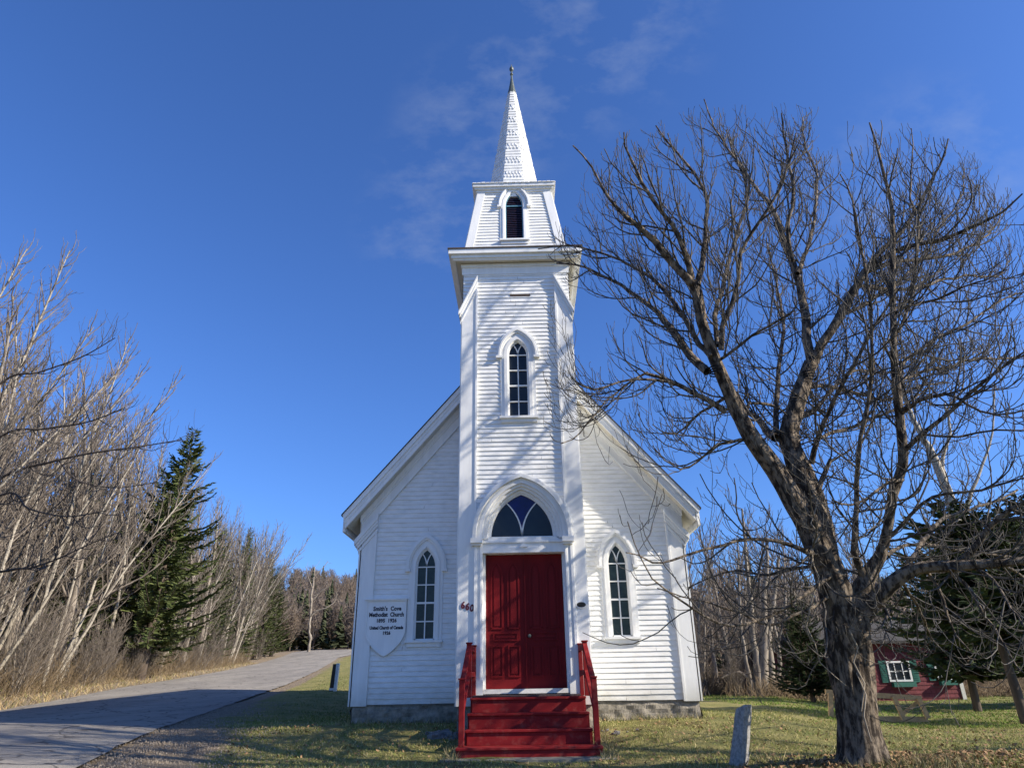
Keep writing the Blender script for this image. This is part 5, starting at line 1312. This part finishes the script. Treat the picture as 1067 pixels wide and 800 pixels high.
hb(wl, 'wall', M['redshingle'])
rf = MB(); rf.prism(Fr((hx1+.25, hy, 0), (0, 1, 0), (0, 0, 1), (1, 0, 0)), [(-.35, 2.38), (-.35, 2.48), (2.75, 3.5), (5.85, 2.48), (5.85, 2.38), (2.75, 3.38)][::-1], -(hx1-hx0+.5), 0)
rf.box(hx0-2.8, hx0-.26, hy+.9, hy+5.2, 2.2, 2.32); hb(rf, 'roof', M['roof'])
cbm = MB(); cbm.fbox(hf, hx1-.12, hx1+.03, -.1, 2.45, -.03, .05); hb(cbm, 'corner_board', M['trim'])
cbm = MB(); cbm.fbox(hf, hx0-.03, hx0+.12, -.1, 2.45, -.03, .05); hb(cbm, 'corner_board', M['trim'])
for (pl, pr, ptop, pbot) in ((924.5, 948.5, 688.5, 710), (974, 991, 691, 708)):
    a_, b_ = HP(pl, (ptop+pbot)/2), HP(pr, (ptop+pbot)/2); u0, u1 = float(a_[0]), float(b_[0]); z1, z0 = float(HP(pl, ptop)[2]), float(HP(pl, pbot)[2])
    fm = MB(); tkn = .07
    fm.fbox(hf, u0, u1, z0, z0+tkn, .0, .07); fm.fbox(hf, u0, u1, z1-tkn, z1, .0, .07); fm.fbox(hf, u0, u0+tkn, z0+tkn, z1-tkn, .0, .07); fm.fbox(hf, u1-tkn, u1, z0+tkn, z1-tkn, 0, .07)
    wn = hb(fm, 'window', M['trim'])
    gb = MB(); gb.fbox(hf, u0+tkn, u1-tkn, z0+tkn, z1-tkn, .0, .028)
    o = gb.build('glass', M['glass'], None); o.parent = wn
    gb = MB()
    for t_ in (1/3, 2/3): x_ = u0+(u1-u0)*t_; gb.fbox(hf, x_-.016, x_+.016, z0+tkn, z1-tkn, .028, .045)
    gb.fbox(hf, u0+tkn, u1-tkn, (z0+z1)/2-.02, (z0+z1)/2+.02, .028, .047); o = gb.build('glazing_bars', M['trim'], None); o.parent = wn
    for s_ in (-1, 1):
        sh = MB(); ua, ub = (u0-.30, u0-.02) if s_ < 0 else (u1+.02, u1+.30); sh.fbox(hf, ua, ub, z0-.03, z1+.02, .0, .05)
        for q_ in range(10): zz = z0+.05+q_*(z1-z0-.08)/10; sh.fbox(hf, ua+.04, ub-.04, zz, zz+.03, .05, .062)
        hb(sh, 'shutter', M['shutter'])
    fbx = MB(); fbx.fbox(hf, u0+.05, u1+.02, z0-.20, z0-.02, .02, .24); hb(fbx, 'flower_box', M['shutter'])

# wooden rail frame by the tree
rail = empty('wooden_rail', tuple(at(912, 750, 3.3))); tag(rail, 'low weathered wooden rail with slanted braces between the big tree and the red house', 'railing')
def stick(mb, a_, b_, wd=.045, Y=3.3, Y2=None):
    p0, p1 = Vector(at(*a_, Y)), Vector(at(*b_, Y if Y2 is None else Y2)); d = (p1-p0).normalized(); s1 = d.cross(Vector((0, 1, 0))).normalized()*wd; s2 = Vector((0, 1, 0))*wd*.6
    mb.hexa([p0-s1-s2, p0+s1-s2, p0+s1+s2, p0-s1+s2, p1-s1-s2, p1+s1-s2, p1+s1+s2, p1-s1+s2])
def rbuild(mb, name): o = mb.build(name, M['lumber'], None); o.parent = rail; o.matrix_parent_inverse = Matrix.Translation(-rail.location)
m_ = MB(); stick(m_, (860, 720.5), (960, 727), .05); rbuild(m_, 'top_rail')
m_ = MB(); stick(m_, (866, 748), (966, 749), .05, 3.36); rbuild(m_, 'bottom_rail')
for a_, b_ in (((865, 722), (866, 746)), ((931, 725), (942, 749)), ((957, 727), (967, 748)), ((874, 722), (888, 748))):
    m_ = MB(); stick(m_, a_, b_, .045, 3.22); rbuild(m_, 'brace')
for a_, b_ in (((868, 727), (884, 739)), ((956, 731), (940, 744))):
    m_ = MB(); stick(m_, a_, b_, .03, 3.42); rbuild(m_, 'cross_brace')

# ------------------------------------------------------------------ granite post, roadside marker
gp = MB(); b0 = at(767.5, 793, -3.1); top = at(775, 736, -3.1); bx, bz, tx_, tz_ = float(b0[0]), float(b0[2]), float(top[0]), float(top[2])
rings = []
N_ = 9
for i in range(N_+1):
    f = i/N_; x = bx+(tx_-bx)*f; z = bz-.12+(tz_-bz+.12)*f; wv = .086-.016*f; rot = .62
    ring_ = []
    for (sx_, sy_) in ((-1, -1), (-.33, -1.03), (.33, -1.02), (1, -1), (1.03, -.3), (1.02, .33), (1, 1), (.3, 1.03), (-.33, 1.02), (-1, 1), (-1.03, .33), (-1.02, -.33)):
        lx, ly = sx_*wv, sy_*wv; k_ = mnoise.noise(Vector((lx*9, ly*9, z*8)))*.016
        qx, qy = lx*math.cos(rot)-ly*math.sin(rot), lx*math.sin(rot)+ly*math.cos(rot)
        ring_.append((x+qx*(1+k_*6), -3.1+qy*(1+k_*6), z+(qx*.25 if i == N_ else 0)))
    rings.append(ring_)
for r0, r1 in zip(rings[:-1], rings[1:]):
    for k in range(12): gp.face([r0[k], r0[(k+1) % 12], r1[(k+1) % 12], r1[k]])
ctr = Vector((tx_, -3.1, tz_+.022))
for k in range(12): gp.face([rings[-1][k], rings[-1][(k+1) % 12], ctr])
o = gp.build('granite_post', M['post_stone'], bevel=.006); tag(o, 'short leaning rough granite post standing on the lawn', 'stone post')
mk_ = empty('marker_post', tuple(at(346.5, 713.5, 14.5))); mk_.location.z = gz(mk_.location.x, 14.5); tag(mk_, 'leaning dark post with white edge beside the road', 'post')
def mbld(mb, name, m): o = mb.build(name, m, None); o.parent = mk_; return o
m_ = MB(); m_.hexa([(-.11, -.06, -.2), (.07, -.06, -.2), (.07, .06, -.2), (-.11, .06, -.2), (-.03, -.06, .92), (.12, -.06, .92), (.12, .06, .92), (-.03, .06, .92)]); mbld(m_, 'post', M['wornwood'])
m_ = MB(); m_.hexa([(.06, -.09, -.2), (.15, -.09, -.2), (.15, .07, -.2), (.06, .07, -.2), (.10, -.09, .94), (.20, -.09, .94), (.20, .07, .94), (.10, .07, .94)]); m_.box(-.10, .12, -.075, -.061, .02, .10); mbld(m_, 'white_edge', M['whitepost'])  # white strip down the right side and a low white band in front

# loose stones by the foundation
def stones(x, y, n, sp, label, sz=(.03, .09)):
    mb = MB()
    for i in range(n):
        cx, cy = x+rng.normal(0, sp), y+rng.normal(0, sp*.6); s_ = rng.uniform(*sz); z = gz(cx, cy)+s_*.25; V = []
        import itertools
        R_ = Matrix.Rotation(rng.uniform(0, 6), 3, 'Z') @ Matrix.Rotation(rng.uniform(-.5, .5), 3, 'X')
        P8 = []
        for sx_, sy_, sz_ in ((-1, -1, -1), (1, -1, -1), (1, 1, -1), (-1, 1, -1), (-1, -1, 1), (1, -1, 1), (1, 1, 1), (-1, 1, 1)):
            v = R_ @ Vector((sx_*s_*rng.uniform(.6, 1), sy_*s_*rng.uniform(.6, 1), sz_*s_*rng.uniform(.3, .6))); P8.append((cx+v.x, cy+v.y, z+v.z))
        mb.hexa(P8)
    o = mb.build('loose_stones', M['rubble'], bevel=.008); tag(o, label, 'stones', kind='stuff')
stones(-1.30, -.30, 34, .20, 'heap of small bluish stones left of the red steps')
stones(1.42, -.2, 16, .22, 'a few small stones right of the red steps', (.015, .04))

# ------------------------------------------------------------------ ground cover
def blades(name, n, xr, yr, hgt, wdt, cols, seed, label, cat, keepf, lean=.5):
    g = np.random.default_rng(seed); x = g.uniform(*xr, n); y = yr[0]+(yr[1]-yr[0])*g.uniform(0, 1, n)**1.5
    k = keepf(x, y) > g.uniform(0, 1, n); x, y = x[k], y[k]; n = len(x); z = terrain(x, y)-.01
    rough = np.array([mnoise.noise(Vector((a*.9, b*.9, 0)))*.035 for a, b in zip(x, y)]); z = z+rough
    h = hgt*g.uniform(.5, 1.3, n); an = g.uniform(0, 6.28, n); w_ = wdt*g.uniform(.6, 1.4, n)
    dx, dy = np.cos(an), np.sin(an); la = g.normal(0, lean, n); lb = g.normal(0, lean, n)
    V = np.empty((n, 3, 3)); V[:, 0] = np.stack([x-dx*w_, y-dy*w_, z], -1); V[:, 1] = np.stack([x+dx*w_, y+dy*w_, z], -1); V[:, 2] = np.stack([x+la*h, y+lb*h, z+h], -1)
    c = np.array(cols)[g.integers(0, len(cols), n)]*g.uniform(.7, 1.25, (n, 1)); C = np.repeat(np.concatenate([c, np.ones((n, 1))], 1)[:, None, :], 3, 1)
    m_ = mat(name+'_blades', (1, 1, 1), .9, (.8, .8, .8), 2, .5, spec=.1, attr='Col')
    o = np_mesh(name, V.reshape(-1, 3), np.arange(n*3).reshape(-1, 3), m_, None, False, C.reshape(-1, 4)); tag(o, label, cat, kind='stuff')
def kf_lawn(x, y):
    k = np.ones_like(x); k[(np.abs(x) < NW) & (y > NY-.03) & (y < NY+NL)] = 0; k[(np.abs(x) < TW) & (y > 0) & (y < 2)] = 0
    k[(np.abs(x-SC) < 1.0) & (y > -2.1) & (y < 0)] = 0; k *= sst(x, road_r(y)+.7+.9*sst(y, 3, -1), road_r(y)+2.4)
    k *= 1-.75*np.exp(-((x-4.4)**2/1.6+(y+3.6)**2/.5)); pn = np.array([mnoise.noise(Vector((a*1.6, b*1.6, 2))) for a, b in zip(x, y)]); return k*np.clip(.65+1.3*pn, .05, 1)
G1 = [(.13, .19, .04), (.20, .23, .06), (.42, .36, .15), (.54, .45, .23), (.31, .30, .09)]
blades('lawn_grass', 190000, (-7, 9.5), (-4.4, 4.5), .045, .0055, G1, 41, 'short patchy green and straw coloured lawn grass around the church', 'grass', kf_lawn, .8)
blades('lawn_grass', 60000, (6, 24), (2, 22), .06, .011, [(.12, .22, .03), (.16, .24, .045), (.23, .24, .07)], 42, 'green lawn grass behind the big tree and before the red house', 'grass', kf_lawn, .7)
blades('lawn_grass', 30000, (-12, -3.3), (2, 30), .05, .01, [(.10, .15, .035), (.14, .17, .05), (.19, .18, .07)], 45, 'green grass strip between the church and the road', 'grass', kf_lawn, .7)
def kf_base(x, y):
    k = np.zeros_like(x); k += (np.abs(y-(NY-.1)) < .14)*(np.abs(x) > TW)*(np.abs(x) < NW+.2)*.8
    k += ((np.abs(np.abs(x-SC)-1.13) < .12) & (y > -2.2) & (y < .5))*.9; k += np.exp(-((x-3.0)**2+(y+3.1)**2)/.035)*.8; k += np.exp(-((x-4.45)**2/.35+(y+4.15)**2/.06))*.9
    return np.clip(k, 0, 1)
blades('tall_grass', 60000, (-3.5, 5.3), (-4.5, 1.6), .12, .005, [(.30, .25, .13), (.38, .32, .18), (.15, .16, .06)], 43, 'dry tufts of longer grass at the foot of steps, walls, post and tree', 'grass', kf_base, .6)
def kf_verge(x, y):
    rl_ = road_l(y); return sst(x, rl_+.2, rl_-.7)*sst(x, rl_-6.5, rl_-4.0)*.9
blades('verge_grass', 90000, (-34, -12), (-1, 60), .17, .012, [(.34, .25, .13), (.42, .33, .19), (.24, .17, .09), (.17, .17, .06)], 44, 'dry straw coloured grass on the bank between road and wood', 'grass', kf_verge, .7)
# fallen leaves
g = np.random.default_rng(50); n = 4200; x = np.concatenate([g.uniform(-5, 9, n//2), g.normal(4.2, 1.6, n//2)]); y = np.concatenate([g.uniform(-4.4, 1.0, n//2), g.normal(-3.9, .30, n//2)])
k = (kf_lawn(x, y) > .02); x, y = x[k], y[k]; n = len(x); z = terrain(x, y)+.03+np.array([mnoise.noise(Vector((a*.9, b*.9, 0)))*.035 for a, b in zip(x, y)])
s_ = g.uniform(.012, .034, n); a1 = g.uniform(0, 6.28, n); V = np.empty((n, 4, 3))
for k, (u_, v_) in enumerate(((-1, 0), (0, -.6), (1, 0), (0, .6))):
    V[:, k, 0] = x+s_*(u_*np.cos(a1)-v_*np.sin(a1)); V[:, k, 1] = y+s_*(u_*np.sin(a1)+v_*np.cos(a1)); V[:, k, 2] = z+g.normal(0, .012, n)
tag(np_mesh('fallen_leaves', V.reshape(-1, 3), np.arange(n*4).reshape(-1, 4), M['leaf'], None, False), 'brown fallen leaves scattered over the lawn and under the tree', 'leaves', kind='stuff')
# undergrowth: dry stems along the wood edge and at the right
def undergrowth(n, fx, seed, label, hmax):
    g = np.random.default_rng(seed); tb = Tubes()
    for i in range(n):
        x, y = fx(g); p = (x, y, gz(x, y)-.05); L_ = g.uniform(.4, hmax); d = unit(g.normal(0, .38, 3)+np.array([.1, 0, 1]))
        P = np.array([np.array(p)+d*L_*t_+np.array([g.normal(0, .05), g.normal(0, .05), -.15*L_*t_*t_]) for t_ in (0, .33, .66, 1)]); tb.add(P, np.linspace(.011, .005, 4), 3)
    V, Fq = tb.arrays(); tag(np_mesh('undergrowth', V, Fq, M['brush'], None), label, 'undergrowth', kind='stuff')
def fx1(g): y = 2+60*g.uniform()**1.4; return float(road_l(y))-1.2-g.exponential(2.2), y
undergrowth(5500, fx1, 61, 'dense brown stems and brush under the roadside wood', 1.9)
def fx2(g): return g.uniform(5.5, 26), 20+g.exponential(3.2)
undergrowth(4500, fx2, 62, 'brown brush at the back edge of the right lawn', 1.6)
def fx3(g): return g.normal(10.6, 1.1), g.normal(16.2, .5)
undergrowth(700, fx3, 63, 'tangle of dead sticks round the foot of the pale trunk clump', 1.1)

# ------------------------------------------------------------------ far wood on the hill
def far_wood(name, pts, seed, label):
    g = np.random.default_rng(seed); nv_, nf_ = [], []; tv, tf = [], []; on = ot = 0
    for (x, y, h, kind) in pts:
        z0 = gz(x, y)
        if kind:      # spruce
            m = 170; f = g.uniform(0, 1, m)**.8; r_ = (1-f)*h*.20*g.uniform(.55, 1.15, m)+.08; an = g.uniform(0, 6.28, m); zc = z0+h*(.06+.94*f)
            c = np.stack([x+r_*.55*np.cos(an), y+r_*.55*np.sin(an), zc], -1); e_ = np.stack([x+r_*1.1*np.cos(an), y+r_*1.1*np.sin(an), zc-.10*r_-.04*h*g.uniform(0, 1, m)], -1)
            wv = np.stack([-np.sin(an), np.cos(an), g.normal(0, .5, m)], -1)*(r_*.45+.10)[:, None]; u = np.stack([x+0*r_, y+0*r_, zc+.03*h], -1)
            V = np.stack([u, c-wv, e_, c+wv], 1).reshape(-1, 3); nv_.append(V); nf_.append(np.arange(len(V)).reshape(-1, 4)+on); on += len(V)
        else:
            m = 90; f = g.uniform(.12, 1, m); an = g.uniform(0, 6.28, m); l = h*.30*(1.15-f)*g.uniform(.5, 1.3, m)+.5
            p = np.stack([x+0*f, y+0*f, z0+h*f*.85], -1); d = np.stack([np.cos(an)*.8, np.sin(an)*.8, 1.1+0*an], -1); e_ = p+d*l[:, None]; wv = np.stack([-np.sin(an), np.cos(an), 0*an], -1)*.05
            V = np.stack([p-wv, p+wv, e_+wv*.4, e_-wv*.4], 1).reshape(-1, 3)
            k2 = g.integers(0, m, m*4); t_ = g.uniform(.3, 1, m*4); p2 = p[k2]+(e_[k2]-p[k2])*t_[:, None]; d2 = g.normal(0, 1, (m*4, 3))+np.array([0, 0, .9]); d2 /= np.linalg.norm(d2, axis=1, keepdims=True); e2 = p2+d2*(l[k2]*.5)[:, None]
            w2 = np.cross(d2, [0, 1, 0])*.034; V2 = np.stack([p2-w2, p2+w2, e2+w2*.5, e2-w2*.5], 1).reshape(-1, 3)
            tr_ = np.array([[x-.1, y, z0-.3], [x+.1, y, z0-.3], [x+.03, y, z0+h*.9], [x-.03, y, z0+h*.9]]); V = np.concatenate([V, V2, tr_]); tv.append(V); tf.append(np.arange(len(V)).reshape(-1, 4)+ot); ot += len(V)
    V = np.concatenate(nv_+tv); Fq = np.concatenate([np.concatenate(nf_), np.concatenate(tf)+on]); o = np_mesh(name, V, Fq, [M['needle_far'], M['farwood']], None, False)
    nn_ = sum(len(a_) for a_ in nf_); mi = np.zeros(len(o.data.polygons), np.int32); mi[nn_:] = 1; o.data.polygons.foreach_set('material_index', mi); tag(o, label, 'wood', kind='stuff')
g = np.random.default_rng(70); pts = []
for i in range(430):
    y = 104+110*g.uniform()**1.1; x = g.uniform(-.62, -.18)*(y+12.8); pts.append((x, y, g.uniform(7, 11), g.uniform() < .28))
for i in range(60): y = g.uniform(101, 112); pts.append((g.uniform(-.45, -.15)*(y+12.8), y, g.uniform(5, 8), g.uniform() < .3))
far_wood('far_wood', pts, 71, 'mixed wood of dark spruces and bare trees covering the hill at the end of the road')
pts = []
for i in range(260):
    y = 38+75*g.uniform()**1.3; x = g.uniform(.10, .95)*(y+12.8); pts.append((x, y, g.uniform(6, 9.5), g.uniform() < .28))
for i in range(190):
    y = 30+70*g.uniform(); x = float(road_l(y))-8-g.uniform(0, 26); pts.append((x, y, g.uniform(9, 13), g.uniform() < .6))
for i in range(130):
    y = 4+26*g.uniform(); x = float(road_l(y))-8.5-g.uniform(0, 12); pts.append((x, y, g.uniform(7, 10.5), g.uniform() < .7))
far_wood('wood', pts, 72, 'mixed wood filling the background behind the roadside trees and the lawn')
